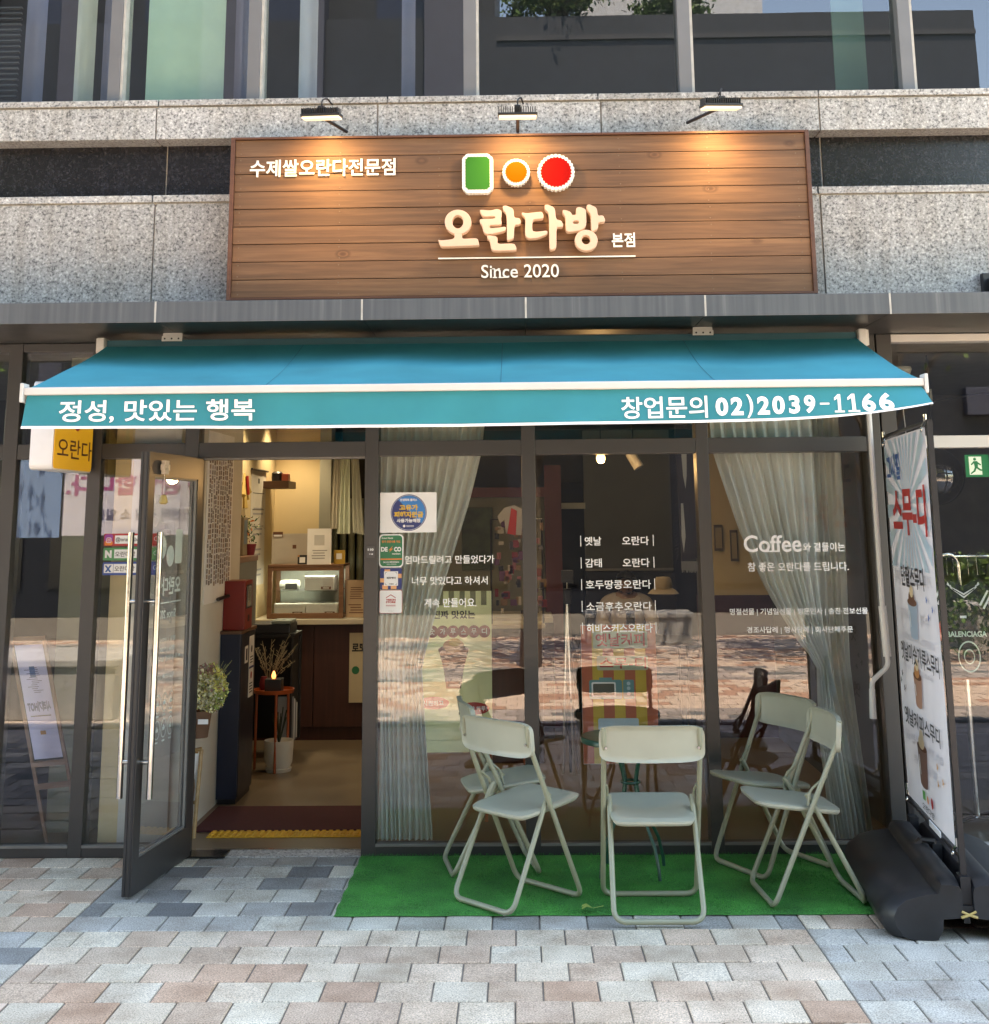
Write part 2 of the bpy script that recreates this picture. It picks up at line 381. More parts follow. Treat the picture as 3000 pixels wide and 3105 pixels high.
# text: default font, turned into mesh, fitted into a box (a0..a1, b0..b1) of a frame
def textmb(mb, body, a0, a1, b0, b1, fr, c0=.001, depth=.0006, bold=.0, mat=None, spacing=1.0, wordsp=1.0, keep=False):
    cu = bpy.data.curves.new('txt', 'FONT'); cu.body = body; cu.offset = bold; cu.space_character = spacing; cu.space_word = wordsp; cu.space_line = .9
    cu.resolution_u = 4
    ob = bpy.data.objects.new('txt', cu)
    me = ob.to_mesh()
    vs = [q.co.copy() for q in me.vertices]; fs = [tuple(f.vertices) for f in me.polygons]
    ob.to_mesh_clear(); bpy.data.objects.remove(ob); bpy.data.curves.remove(cu)
    if not vs: return mb
    x0 = min(q.x for q in vs); x1 = max(q.x for q in vs); y0 = min(q.y for q in vs); y1 = max(q.y for q in vs)
    sx = (a1-a0)/(x1-x0); sy = (b1-b0)/(y1-y0)
    loc = [((q.x-x0)*sx+a0, (q.y-y0)*sy+b0) for q in vs]
    top = [fr(a, b, c0+depth) for a, b in loc]
    o = len(vs)
    # side walls from boundary edges
    ec = {}
    for f in fs:
        for i in range(len(f)):
            e = (f[i], f[(i+1) % len(f)]); k = tuple(sorted(e)); ec.setdefault(k, []).append(e)
    if depth > .002:
        bot = [fr(a, b, c0) for a, b in loc]
        side = [(e[0][1], e[0][0], e[0][0]+o, e[0][1]+o) for e in ec.values() if len(e) == 1]
        mb.add(top+bot, list(fs)+side, mat)
    else: mb.add(top, fs, mat)
    return mb
def text(name, body, a0, a1, b0, b1, fr, parent, mat, **k):
    return textmb(MB(), body, a0, a1, b0, b1, fr, **k).build(name, mat, parent)
def arc(p0, p1, p2, n=5):       # quadratic corner
    p0, p1, p2 = map(Vector, (p0, p1, p2))
    return [p0*(1-t)**2+p1*2*t*(1-t)+p2*t*t for t in [i/n for i in range(n+1)]]
def rounded(pts, r, n=5):
    pts = [Vector(p) for p in pts]; o = [pts[0]]
    for i in range(1, len(pts)-1):
        a = (pts[i-1]-pts[i]); b = (pts[i+1]-pts[i]); rr = min(r, a.length*.48, b.length*.48)
        o += arc(pts[i]+a.normalized()*rr, pts[i], pts[i]+b.normalized()*rr, n)
    o.append(pts[-1]); return o

# ================================================================== GROUND
ground = MB().box(-40, 40, -60, .0, -.4, -.0065).build('ground', pm('joint_sand', (.17, .15, .125), .95, 0, .35, 7)); ground['kind'] = 'structure'
pav = structure('pavement')
PINKS = [(.56, .50, .45), (.54, .46, .41), (.50, .40, .345), (.44, .315, .26), (.58, .545, .50), (.52, .43, .375), (.46, .33, .27), (.57, .53, .49), (.51, .41, .36), (.55, .49, .44), (.56, .51, .46)]
GREYS = [(.34, .35, .37), (.28, .295, .315), (.21, .225, .25), (.42, .43, .43), (.49, .49, .475), (.37, .38, .40), (.15, .163, .188), (.31, .325, .35), (.45, .455, .46)]
GREYR = [(.43, .435, .445), (.41, .42, .43), (.36, .37, .39), (.47, .475, .475), (.39, .40, .42)]
def slab_mesh(wd):
    bm = bmesh.new(); bmesh.ops.create_cube(bm, size=1)
    for q in bm.verts: q.co = Vector((q.co.x*(wd-.006), q.co.y*.1945, q.co.z*.07-.035))
    top = [e for e in bm.edges if all(v.co.z > -.001 for v in e.verts)]
    bmesh.ops.bevel(bm, geom=top, offset=.0035, segments=1, affect='EDGES')
    me = bpy.data.meshes.new('paver'); bm.to_mesh(me); bm.free(); me.materials.append(PAV); return me
SM = slab_mesh(.2); SMH = slab_mesh(.1)
def pcol(x, row):
    if x < -1.92: pal = GREYS if row >= 6 else PINKS
    elif x > 1.13: pal = (GREYR if row >= 6 else PINKS)
    else: pal = PINKS if row >= 6 else GREYS
    if row > 18: pal = GREYS if (row-19) % 16 < 6 else PINKS[1:8]
    c = R_.choice(pal); k = R_.uniform(.93, 1.1)*(.92 if row > 10 else 1); return (c[0]*k*1.05, c[1]*k*.985, c[2]*k*.85, 1)
FAR = MB(); ncell = 0
def block(x, yc, wd, row, far):
    c = pcol(x, row)
    if far:
        c = (c[0]*1.06, c[1]*.93, c[2]*.93, 1) if c[0] > c[2] else c
        key = 'far_%d' % (int((c[0]-c[2])*10) + int(c[0]*6)*10)
        m = pm(key, c[:3], .88, 0, .14, 30)
        zt = R_.uniform(-.004, 0); FAR.box(x-wd/2+.005, x+wd/2-.005, yc-.094, yc+.094, -.07, zt, m)
    else:
        me = SM if wd > .15 else SMH
        o = bpy.data.objects.new('paver', me); COL.objects.link(o); o.parent = pav
        o.location = (x, yc, R_.uniform(-.0022, .0012)); o.rotation_euler = (R_.uniform(-.006, .006), R_.uniform(-.006, .006), R_.uniform(-.004, .004)); o.color = c
for row in range(0, 60):
    yc = .033-.2014*(row+.5)
    half = row % 2
    near = row <= 10
    for k in range(-48, 48):
        x = k*.2+(.069 if not half else -.031)+.0
        vis = near and abs(x+.02) < 2.75-.1*row*.9
        hidden = (-.72 < x < 1.55 and row < 4)
        if near and not vis and abs(x) > 3.2: vis = False
        if hidden: vis = False
        # half blocks along the colour boundaries
        done = False
        for bx in (-1.925, 1.13):
            if abs(x-bx) < .045:
                block(x-.05, yc, .1, row, not vis); block(x+.05, yc, .1, row, not vis); done = True
        if not done: block(x, yc, .2, row, not vis)
        ncell += vis
fo = FAR.build('paver', None, pav); fo['kind'] = 'stuff'
MB().box(-9, 9, -4.16, -4.05, -.06, .004).build('drain_channel', pm('drain_iron', (.035, .035, .037), .6), pav)
# far street beyond the paving
MB().box(-40, 40, -60, -12.2, -.07, -.012).build('road', pm('far_road_asphalt', (.045, .043, .045), .9, 0, .3, 1.2))['kind'] = 'structure'

# ================================================================== BUILDING
bld = thing('shop_building', 'grey granite shop building with charcoal window frames and a dark metal canopy', 'building', (0, 0, 0))
# --- lower granite band and upper granite band, each slab one part, joints 8 mm
def slabs(name, xs, z0, z1, yf, mat, yb=.12):
    for a, b in zip(xs[:-1], xs[1:]):
        MB().bbox(a+.004, b-.004, yf, yb, z0, z1, .003).build(name, mat, bld)
X0, X1 = -6.5, 6.5
slabs('granite_slab', [X0, -4.4, -1.975, -.75, .48, 1.665, 3.7, X1], 2.735, 3.382, -.12, GR)
slabs('granite_cap', [X0, -4.4, -1.99, -.75, .48, 1.655, 3.7, X1], 3.388, 3.428, -.128, GR)
slabs('black_granite_panel', [X0, -1.96, 1.72, X1], 3.40, 3.80, .02, GRD, .12)
slabs('granite_slab', [X0, -4.4, -1.99, -.755, .485, 1.69, 3.7, X1], 3.75, 3.934, -.12, GR)
slabs('granite_cap', [X0, -4.4, -1.98, -.7, .47, 1.69, 3.7, X1], 3.942, 3.977, -.128, GR)
MB().box(X0, X1, -.105, .11, 2.74, 3.37, CAULK).box(X0, X1, -.105, .11, 3.757, 3.97, CAULK).box(X0, X1, -.110, .1, 3.376, 3.394, CAULK).box(X0, X1, .03, .13, 3.4, 3.8, CAULK).build('joint_mortar', CAULK, bld)
# --- canopy: fascia panels and soffit
fx = [X0, -3.4, -1.769, -.753, .049, .924, 1.821, 3.6, X1]
for a, b in zip(fx[:-1], fx[1:]):
    MB().bbox(a+.003, b-.003, -.75, -.742, 2.626, 2.73, .002).build('canopy_fascia_panel', FAS, bld)
    MB().box(a+.002, b-.002, -.739, -.001, 2.632, 2.640).build('canopy_soffit_panel', ALU, bld)
    MB().box(b-.0045, b+.0045, -.7505, -.7445, 2.626, 2.729).build('canopy_joint', CAULK, bld)
MB().box(X0, X1, -.741, -.121, 2.70, 2.722).build('canopy_top', FAS, bld)
# --- storefront frames
def bar(x0, x1, z0, z1, name='mullion', yf=0.0, yb=.12, m=ALU): return MB().bbox(x0, x1, yf, yb, z0, z1, .003).build(name, m, bld)
for a, b in ((-3.6, -3.52), (-2.775, -2.70), (-2.312, -2.240), (-.818, -.745), (.020, .094), (.954, 1.020), (1.866, 1.94)):
    bar(a, b, 0, 2.63)
bar(-1.79, -1.715, 2.0, 2.63)             # over the door jamb
bar(-1.750, -1.700, 0, 2.0, 'door_jamb', .0, .10)
for a, b in ((-3.52, -2.775), (-2.70, -2.312), (-2.24, -1.79), (-1.715, -.818), (-.745, .020), (.094, .954), (1.02, 1.866)):
    bar(a, b, 2.003, 2.083, 'transom', .004)
    bar(a, b, 2.585, 2.63, 'head_rail', .004)
    if not (a == -1.715):
        z1 = .047
        bar(a if a > -2.3 or a < -2.5 else a, b if b != -1.79 else -1.75, 0, z1, 'base_rail', .002)
        bb = b if b != -1.79 else -1.75
        MB().box(a, bb, -.002, .03, z1, .060).build('glazing_bead', SILL, bld)
        g = MB().box(a, bb, .035, .045, .052, 2.01).build('glass_pane', GLS, bld)
    MB().box(a, b, .035, .045, 2.075, 2.59).build('glass_pane', GLS, bld)
# door head grey reveal light strip
MB().box(-1.715, -.818, .02, .10, 1.992, 2.002).build('door_head_trim', SILL, bld)
# --- pier and neighbouring shop on the right
bar(1.95, 2.03, 0, 2.63, 'pier', .0, .3, C_('pier_paint', (.035, .033, .033), .5))
for z0, z1, yy in ((2.018, 2.082, -.002), (2.588, 2.628, -.002), (.0, .035, -.004)):
    bar(2.03, 3.6, z0, z1, 'white_window_rail', yy, .1, WHT)
bar(2.86, 2.92, .035, 2.588, 'white_window_stile', 0, .1, WHT)
for a, b, z0, z1 in ((2.03, 2.86, .035, 2.018), (2.92, 3.6, .035, 2.018), (2.03, 3.6, 2.082, 2.588)):
    MB().box(a, b, .05, .058, z0, z1).build('glass_pane', GLS, bld)
# --- upper windows
UM = [(-3.4, -3.32), (-2.307, -2.238), (-1.512, -1.440), (-.28, -.208), (.94, 1.012), (2.191, 2.262), (3.4, 3.47)]
UMAT = C_('upper_mullion_paint', (.14, .14, .142), .4)
for a, b in UM:
    MB().bbox(a, b-.001, -.02, .14, 3.977, 6.2, .003).build('upper_mullion', UMAT, bld)
    MB().box(b, b+.014, -.012, .12, 3.977, 6.2).build('mullion_sealant', CAULK, bld)
for (a0, a1), (b0, b1) in zip(UM[:-1], UM[1:]):
    MB().box(a1+.014, b0, .05, .06, 3.977, 6.2).build('upper_glass_pane', GLU, bld)
# body above and behind
BODY = pm('building_body', (.30, .30, .30), .8)
MB().box(X0, X1, -.12, 8, 6.2, 9.95).build('upper_storey_wall', BODY, bld)
MB().box(X0, X1, 7.5, 8, 0, 6.2).box(X0-.3, X0, 0, 8, 0, 9.95).box(X1, X1+.3, 0, 8, 0, 9.95).box(X0, X1, .13, 8, 2.72, 3.4).build('rear_wall', BODY, bld)
MB().box(3.6, X1, 0, .3, 0, 2.63).box(X0, -3.6, 0, .3, 0, 2.63).build('side_wall', C_('side_wall_paint', (.06, .06, .06), .6), bld)
# black vertical bracket on stone at the right edge
MB().bbox(2.49, 2.535, -.17, -.13, 2.745, 2.93, .004).bbox(2.52, 2.56, -.24, -.15, 2.745, 2.90, .004).build('wall_bracket', BLK, bld)
# --- upper floor interior (behind the glass)
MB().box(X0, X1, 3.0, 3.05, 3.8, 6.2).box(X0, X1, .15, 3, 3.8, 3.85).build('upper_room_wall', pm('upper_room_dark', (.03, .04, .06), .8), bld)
def blind(x0, x1, y, z0, z1, mat, amp=.01, freq=60, nx=60, name='blind', parent=None):
    rows = [[(x0+(x1-x0)*i/nx, y+amp*sin(freq*(x0+(x1-x0)*i/nx)), z) for i in range(nx+1)] for z in (z0, (z0+z1)/2, z1)]
    return MB().grid(rows).build(name, mat, parent, True)
blind(-2.16, -1.70, .22, 3.9, 6.1, C_('mint_blind', (.62, .85, .66), .8), .006, 9, name='roller_blind', parent=bld)
blind(-2.62, -2.50, .3, 3.9, 6.1, C_('pale_lining', (.72, .76, .66), .8), .012, 40, name='curtain_strip', parent=bld)
blind(-2.47, -2.40, .34, 3.9, 6.1, C_('lilac_lining', (.25, .255, .36), .8), .012, 40, name='curtain_strip', parent=bld)
blind(-1.66, -1.56, .3, 3.9, 6.1, C_('lilac_lining', (.25, .255, .36), .8), .012, 40, name='curtain_strip', parent=bld)
blind(-.66, -.58, .3, 3.9, 6.1, C_('lilac_lining', (.25, .255, .36), .8), .012, 50, name='curtain_strip', parent=bld)
blind(-1.28, -1.17, .35, 3.9, 6.1, C_('grey_lining', (.55, .56, .6), .8), .012, 50, name='curtain_strip', parent=bld)
blind(-2.95, -2.82, .35, 3.9, 6.1, C_('lilac_lining', (.25, .255, .36), .8), .012, 40, name='curtain_strip', parent=bld)
rows = MB()
for k in range(22): rows.box(-3.3, -2.96, .3, .325, 3.98+k*.035, 3.988+k*.035)
rows.build('louvre', C_('louvre_grey', (.12, .125, .14), .6), bld)['kind'] = 'stuff'
MB().box(1.90, 2.09, .30, .31, 3.9, 5.6).build('green_panel', C_('green_film', (.12, .22, .18), .6), bld)

# --- shop interior shell
it = structure('shop_interior')
def ipart(mb, name, mat, smooth=False, parent=it): return mb.build(name, mat, parent, smooth)
MB().box(-1.745, -.82, .0, .125, -.06, .004).build('threshold', GR, it)
MB().box(-1.745, -.82, .125, .14, -.06, .009).build('threshold_strip', STEEL, it)
ipart(MB().box(-6.4, 6.4, .14, 7.4, -.07, .0), 'shop_floor', FLOOR)
MB().box(-2.1, -1.84, .13, 1.72, 0, 2.62).build('partition_wall', WALLW, it)
MB().box(-2.2, -2.1, .13, 7.4, 0, 2.62).build('side_wall', CREAM, it)
MB().box(-2.1, -1.70, 4.3, 4.4, 0, 2.62).build('back_wall', CREAM, it)
MB().bbox(-1.70, -1.60, 4.2, 4.42, 0, 2.62, .004).build('grey_column', C_('column_grey', (.30, .30, .25), .7), it)
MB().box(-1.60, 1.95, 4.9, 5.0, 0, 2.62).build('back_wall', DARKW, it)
MB().box(-.72, .30, 4.2, 4.25, .9, 1.88).build('olive_wall_panel', INTW, it)
MB().box(1.42, 1.98, 3.5, 3.56, 1.06, 2.62).build('back_wall', CREAM, it)
MB().box(1.40, 1.98, 3.49, 3.56, 0, 1.058).build('maroon_wainscot', pm('maroon_paint', (.06, .015, .02), .6), it)
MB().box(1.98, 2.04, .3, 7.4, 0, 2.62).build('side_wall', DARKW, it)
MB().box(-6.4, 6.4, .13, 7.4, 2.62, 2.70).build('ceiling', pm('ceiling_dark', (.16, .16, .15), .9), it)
MB().box(.22, .36, 4.0, 4.12, 0, 2.1).build('red_column', C_('oxide_red', (.10, .010, .010), .5), it)
MB().box(-.5, .22, 4.0, 4.1, 1.84, 1.92).build('red_beam', C_('oxide_red', (.10, .010, .010), .5), it)
MB().box(.56, 1.3, 4.2, 4.22, 1.24, 2.4).build('roller_blind', C_('blind_grey_green', (.13, .14, .12), .8), it)
MB().box(.56, 1.3, 4.19, 4.2, 1.225, 1.245).build('blind_rail', C_('rail_light', (.3, .3, .27), .6), it)
MB().box(.36, .57, 4.18, 4.2, 1.74, 1.79).build('light_rail', C_('rail_pale', (.45, .48, .38), .6), it)
MB().box(1.1, 1.16, 1.2, 1.26, 0, 2.62).build('grey_column', C_('post_bluegrey', (.10, .115, .14), .6), it)
# left neighbour interior
MB().box(-2.62, -2.38, .55, .75, 0, 2.62).build('pale_column', C_('pale_green_paint', (.27, .29, .22), .8), it)
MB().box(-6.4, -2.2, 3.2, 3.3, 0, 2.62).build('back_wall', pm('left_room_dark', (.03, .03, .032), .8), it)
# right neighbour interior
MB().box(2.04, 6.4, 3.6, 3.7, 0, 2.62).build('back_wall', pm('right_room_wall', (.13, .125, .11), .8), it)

# ================================================================== SIGNBOARD
sg = thing('signboard', 'long brown wooden plank signboard with lit green, orange and red emblems above the awning', 'sign', (0.03, -.27, 2.80))
zz = [2.812 + i*(3.672-2.812)/9 for i in range(10)]
for a, b in zip(zz[:-1], zz[1:]):
    MB().bbox(-1.492, 1.548, -.338+R_.uniform(-.0012, .0012), -.31, a+.0018, b-.0018, .0022).build('plank', PLANK, sg)
MB().box(-1.5, 1.556, -.312, -.25, 2.812, 3.672).build('backing_board', TRIMW, sg)
for n_, q in (('trim', (-1.515, -1.493, -.35, -.13, 2.80, 3.685)), ('trim', (1.549, 1.571, -.35, -.13, 2.80, 3.685)), ('trim', (-1.493, 1.549, -.35, -.13, 3.673, 3.685)), ('trim', (-1.493, 1.549, -.35, -.13, 2.80, 2.811))):
    MB().bbox(*q, .002).build(n_, TRIMW, sg)
nl = MB()
for xx in (-1.46, -.93, -.40, .08, .56, 1.03, 1.5):
    for a, b in zip(zz[:-1], zz[1:]):
        for z in (a+.018, b-.018): nl.prism(circ(xx+R_.uniform(-.004, .004), z, .0038, 6), .3375, .3400, FACE)
no = nl.build('nail', C_('nail_head', (.16, .10, .06), .5), sg); no['kind'] = 'stuff'
# emblems: scalloped plates on blocks
def scallop_circle(cx, cz, r, n, amp): return [(cx+(r+amp*abs(cos(n*t/2)))*cos(t), cz+(r+amp*abs(cos(n*t/2)))*sin(t)) for t in [2*pi*k/(n*6) for k in range(n*6)]]
def scallop_rect(a0, a1, b0, b1, ch, step, amp):
    cor = [(a0+ch, b0), (a1-ch, b0), (a1, b0+ch), (a1, b1-ch), (a1-ch, b1), (a0+ch, b1), (a0, b1-ch), (a0, b0+ch)]; o = []
    for i in range(8):
        p = Vector(cor[i]); q = Vector(cor[(i+1) % 8]); L = (q-p).length; n = max(1, round(L/step)); d = (q-p)/L; nn = Vector((d.y, -d.x))
        for k in range(n*6):
            t = k/6; o.append(tuple(p+d*(L*t/n)+nn*amp*abs(sin(pi*t))))
    return o
def emblem(name, outline_o, outline_i, mi):
    bm_ = MB(); bm_.prism(outline_o, .345, .392, FACE, E_WH); bm_.prism(outline_i, .3925, .3955, FACE, mi)
    return bm_.build(name, None, sg)
# (outlines at plate depth ~ 0.39)
emblem('emblem', scallop_rect(-.272, -.113, 3.352, 3.562, .024, .016, .003), scallop_rect(-.259, -.126, 3.366, 3.549, .016, .016, -.004), E_GR)
emblem('emblem', scallop_circle(.011, 3.461, .067, 26, .006), scallop_circle(.011, 3.461, .061, 26, -.006), E_OR)
emblem('emblem', scallop_circle(.221, 3.458, .092, 28, .007), scallop_circle(.221, 3.458, .085, 28, -.007), E_RD)
# big lit letters
def chaikin(p, it_=2, k=.18):
    for _ in range(it_):
        o = []
        for i in range(len(p)):
            a = Vector(p[i]); b = Vector(p[(i+1) % len(p)]); o += [tuple(a.lerp(b, k)), tuple(a.lerp(b, 1-k))]
        p = o
    return p
KX, KZ = .875/(1553-75), (3.284-3.036)/395
def S_(pts): return [(-.402+(x-75)*KX, 3.036+(900-y-.012*(x-800))*KZ) for x, y in pts]
def sell(cx, cy, rx, ry, n=36): return [(cx+rx*cos(2*pi*k/n), cy+ry*sin(2*pi*k/n)) for k in range(n)]
def curve_solid(mb, outs, d0, d1, mat, soft=True):
    cu = bpy.data.curves.new('o', 'CURVE'); cu.dimensions = '2D'; cu.fill_mode = 'BOTH'
    for o in outs:
        sp = cu.splines.new('POLY'); sp.points.add(len(o)-1)
        for i, (a, b) in enumerate(o): sp.points[i].co = (a, b, 0, 1)
        sp.use_cyclic_u = True
    cu.extrude = (d1-d0)/2-.004; cu.bevel_depth = .003; cu.bevel_resolution = 1; cu.offset = -.002
    ob = bpy.data.objects.new('o', cu); me = ob.to_mesh()
    zc = (d0+d1)/2
    mb.add([FACE(v.co.x, v.co.y, zc+v.co.z) for v in me.vertices], [tuple(f.vertices) for f in me.polygons], mat)
    ob.to_mesh_clear(); bpy.data.objects.remove(ob); bpy.data.curves.remove(cu)
GL = {
 'o1': [[sell(252, 656, 116, 104), sell(250, 655, 50, 58)]],
 'o1b': [[[(222, 742), (285, 742), (283, 803), (395, 796), (425, 800), (438, 850), (425, 856), (110, 867), (95, 857), (75, 808), (95, 815), (222, 803)]]],
 'r1': [[[(447, 552), (540, 560), (600, 545), (640, 560), (632, 640), (638, 660), (632, 680), (528, 682), (528, 710), (600, 707), (675, 697), (672, 732), (560, 757), (500, 760), (478, 740), (468, 690), (445, 655), (447, 632), (580, 630), (585, 605), (475, 612), (450, 570)]]],
 'r2': [[[(650, 520), (680, 516), (745, 545), (747, 620), (798, 625), (808, 655), (800, 674), (747, 682), (745, 795), (690, 814), (685, 800), (685, 590), (655, 555)]]],
 'r3': [[[(508, 770), (580, 777), (600, 792), (598, 845), (720, 840), (750, 845), (768, 885), (755, 898), (570, 902), (545, 887), (532, 812), (512, 798)]]],
 'd1': [[[(818, 575), (860, 584), (960, 572), (995, 570), (1010, 600), (1005, 628), (910, 632), (905, 735), (950, 742), (1040, 730), (1040, 758), (960, 792), (880, 797), (850, 780), (845, 740), (852, 625), (820, 592)]]],
 'd2': [[[(1022, 512), (1050, 508), (1110, 535), (1118, 635), (1165, 645), (1182, 680), (1172, 700), (1120, 697), (1118, 870), (1100, 887), (1065, 893), (1058, 870), (1060, 580), (1025, 548)]]],
 'b1': [[[(1180, 555), (1205, 555), (1250, 572), (1262, 600), (1300, 595), (1300, 537), (1330, 528), (1375, 545), (1385, 560), (1385, 692), (1340, 727), (1220, 744), (1205, 720), (1205, 612), (1182, 582)], [(1268, 645), (1322, 643), (1322, 672), (1268, 674)]]],
 'b2': [[[(1395, 512), (1420, 506), (1480, 535), (1488, 605), (1535, 600), (1553, 640), (1545, 655), (1490, 658), (1488, 712), (1440, 738), (1430, 725), (1430, 590), (1397, 552)]]],
 'b3': [[sell(1382, 812, 99, 88), sell(1380, 808, 40, 40)]],
}
for gname, keys in (('o', ('o1', 'o1b')), ('r', ('r1', 'r2', 'r3')), ('d', ('d1', 'd2')), ('b', ('b1', 'b2', 'b3'))):
    mb = MB()
    for i, k in enumerate(keys):
        outs = [S_(o if len(o) > 30 else chaikin(o, 2)) for o in GL[k][0]]
        curve_solid(mb, outs, .343, .398-.0006*i, E_CR)
    mb.build('letter', None, sg, False)
text('lettering', '수제쌀오란다전문점', -1.41, -.632, 3.464, 3.558, FACE, sg, E_TL, c0=.341, depth=.008, bold=.014)
text('lettering', '본점', .508, .630, 3.058, 3.135, FACE, sg, E_TL, c0=.341, depth=.008, bold=.018)
MB().box(-.404, .630, -.349, -.339, 3.006, 3.0125).build('underline', E_TL, sg)
mb = textmb(MB(), 'Since 2020', -.178, .228, 2.902, 2.972, FACE, c0=.341, depth=.008, bold=.004)
for a, b, z in ((-.119, -.095, 2.9028), (-.088, -.062, 2.9028), (-.062, -.038, 2.9028)): mb.box(a, b, -.3495, -.341, z-.001, z+.004)
mb.box(-.122, -.108, -.3495, -.341, 2.9485, 2.9525); mb.box(-.092, -.08, -.3495, -.341, 2.9485, 2.9525)
mb.build('lettering', E_TL, sg)
# --- three floodlights
def make_lamp(arm, label):
    t = thing('sign_lamp', label, 'lamp', (0, 0, 0), 'lamps over the signboard')
    MB().bbox(-.102, .102, -.055, .045, -.004, .010, .003).build('lamp_body', BLK, t)
    f = MB()
    for k in range(17): f.box(-.098+k*.0116, -.094+k*.0116, -.05, .04, .010, .040)
    f.bbox(-.017, .017, -.03, .03, .010, .052, .004).build('heat_fin', BLK, t)
    MB().bbox(-.096, .096, -.048, .038, -.016, -.004, .003).build('lamp_diffuser', E_LED, t)
    MB().tube(rounded([(0, 0, .046), (.0, .0, .085), (.02, .03, .10), (.03, .12, .08)], .02), .0045, 8).build('cable', RUB, t)
    dx, = arm
    MB().tube([(0, .02, -.004), (dx*.45, .13, -.022), (dx, .265, -.045)], .0095, 8).build('arm', BLK, t)
    li = bpy.data.lights.new('lamp_light', 'AREA'); li.shape = 'RECTANGLE'; li.size = .17; li.size_y = .06; li.energy = .62; li.color = (1, .66, .33); li.spread = radians(125)
    lo = bpy.data.objects.new('lamp_light', li); COL.objects.link(lo); lo.parent = t; lo.location = (0, .0, -.019)
    lo.rotation_euler = (-Vector((0, -.55, 1)).normalized()).to_track_quat('-Z', 'X').to_euler()
    return t
l1 = make_lamp((.075,), 'black finned floodlight over the left end of the wooden signboard, arm slanting right'); l1.location = (-.99, -.60, 3.715); l1.rotation_euler = (radians(9), 0, radians(-4))
l2 = make_lamp((.0,), 'black finned floodlight over the middle of the wooden signboard, straight arm'); l2.location = (.022, -.60, 3.705); l2.rotation_euler = (radians(9), 0, 0)
l3 = make_lamp((-.10,), 'black finned floodlight over the right end of the wooden signboard, arm slanting left'); l3.location = (1.068, -.60, 3.738); l3.rotation_euler = (radians(9), radians(-2), radians(9))

# ================================================================== AWNING
aw = thing('awning', 'teal retractable fabric awning with white Korean lettering and phone number on its valance', 'awning', (-.2, -.2, 2.6))
nx = 60; rows = []
for j in range(13):
    t = j/12; row = []
    for i in range(nx+1):
        s = i/nx; xt = -2.144+s*3.91; xb = -2.165+s*3.934
        sag = -.022*sin(pi*t)*(1-.3*cos(6*pi*s)) + .004*sin(pi*t)*sin(34*s+2*t) + .003*sin(pi*t)*sin(11*s-7*t)
        row.append((xt+(xb-xt)*t, -.28-(.985)*t, 2.578-.318*t+sag))
    rows.append(row)
MB().grid(rows).build('fabric', TEAL, aw, True)
MB().box(-2.14, 1.76, -.31, -.20, 2.565, 2.60).build('roller_cover', C_('dark_teal', (.015, .09, .12), .6), aw)
sm = MB()
for s in (.265, .53, .77):
    pts = [(-2.144+s*3.91+(s-.5)*.02*t, -.281-.985*t, 2.5795-.318*t-.02*sin(pi*t)*(1-.3*cos(6*pi*s))) for t in [k/10 for k in range(11)]]
    sm.tube(pts, .0013, 4)
sm.build('seam', C_('seam_teal', (.012, .13, .18), .8), aw)
MB().bbox(-2.176, 1.779, -1.315, -1.262, 2.222, 2.256, .006).build('front_bar', WHT, aw)
for x in (-2.192, 1.779): MB().bbox(x, x+.016, -1.322, -1.25, 2.190, 2.275, .004).build('end_cap', WHT, aw)
def vbot(x):
    z = 2.076 - .010*sin((x+2.2)*.9)
    if x > .7: z += .058*((x-.7)/1.07)**3.4
    return z
def vy(x, t): return -1.300 - .016*t*sin(2.1*x+.6) - .008*t*sin(7*x) - .004*t*t*sin(19*x+3*t) - (.10*t*max(0, (x-1.1)/.67)**2)
def vpt(x, t, off=0.0):
    z = 2.221+(vbot(x)-2.221)*t; sh = (-.018*t if x < -1.9 else 0)*((-1.9-x)/.27)+ (.02*t*max(0, (x-1.4)/.37))
    return (x+sh, vy(x, t)-off, z)
rows = [[vpt(-2.165+3.935*i/120, t) for i in range(121)] for t in [k/8 for k in range(9)]]
MB().grid(rows).build('valance', TEAL, aw, True)
rows = [[vpt(-2.165+3.935*i/120, t, .002) for i in range(121)] for t in (.925, 1.0)]
MB().grid(rows).build('hem', WLET, aw, True)
def VF(a, b, c=0):
    t = (2.221-b)/(2.221-vbot(a)); p = vpt(a, max(0, min(1, t))); return Vector((p[0], p[1]-c, b))
def valtext(body, a0, a1, b0, b1, bold, lift=0):
    fr = lambda a, b, c=0: VF(a, b+lift*((a-a0)/(a1-a0)), c)
    return textmb(MB(), body, a0, a1, b0, b1, fr, c0=.003, bold=bold)
valtext('정성, 맛있는 행복', -2.015, -1.155, 2.098, 2.197, .017).build('lettering', WLET, aw)
valtext('창업문의', .455, .832, 2.090, 2.186, .014, .003).build('lettering', WLET, aw)
px2a = lambda q: .453+(q-62)/1783*1.173
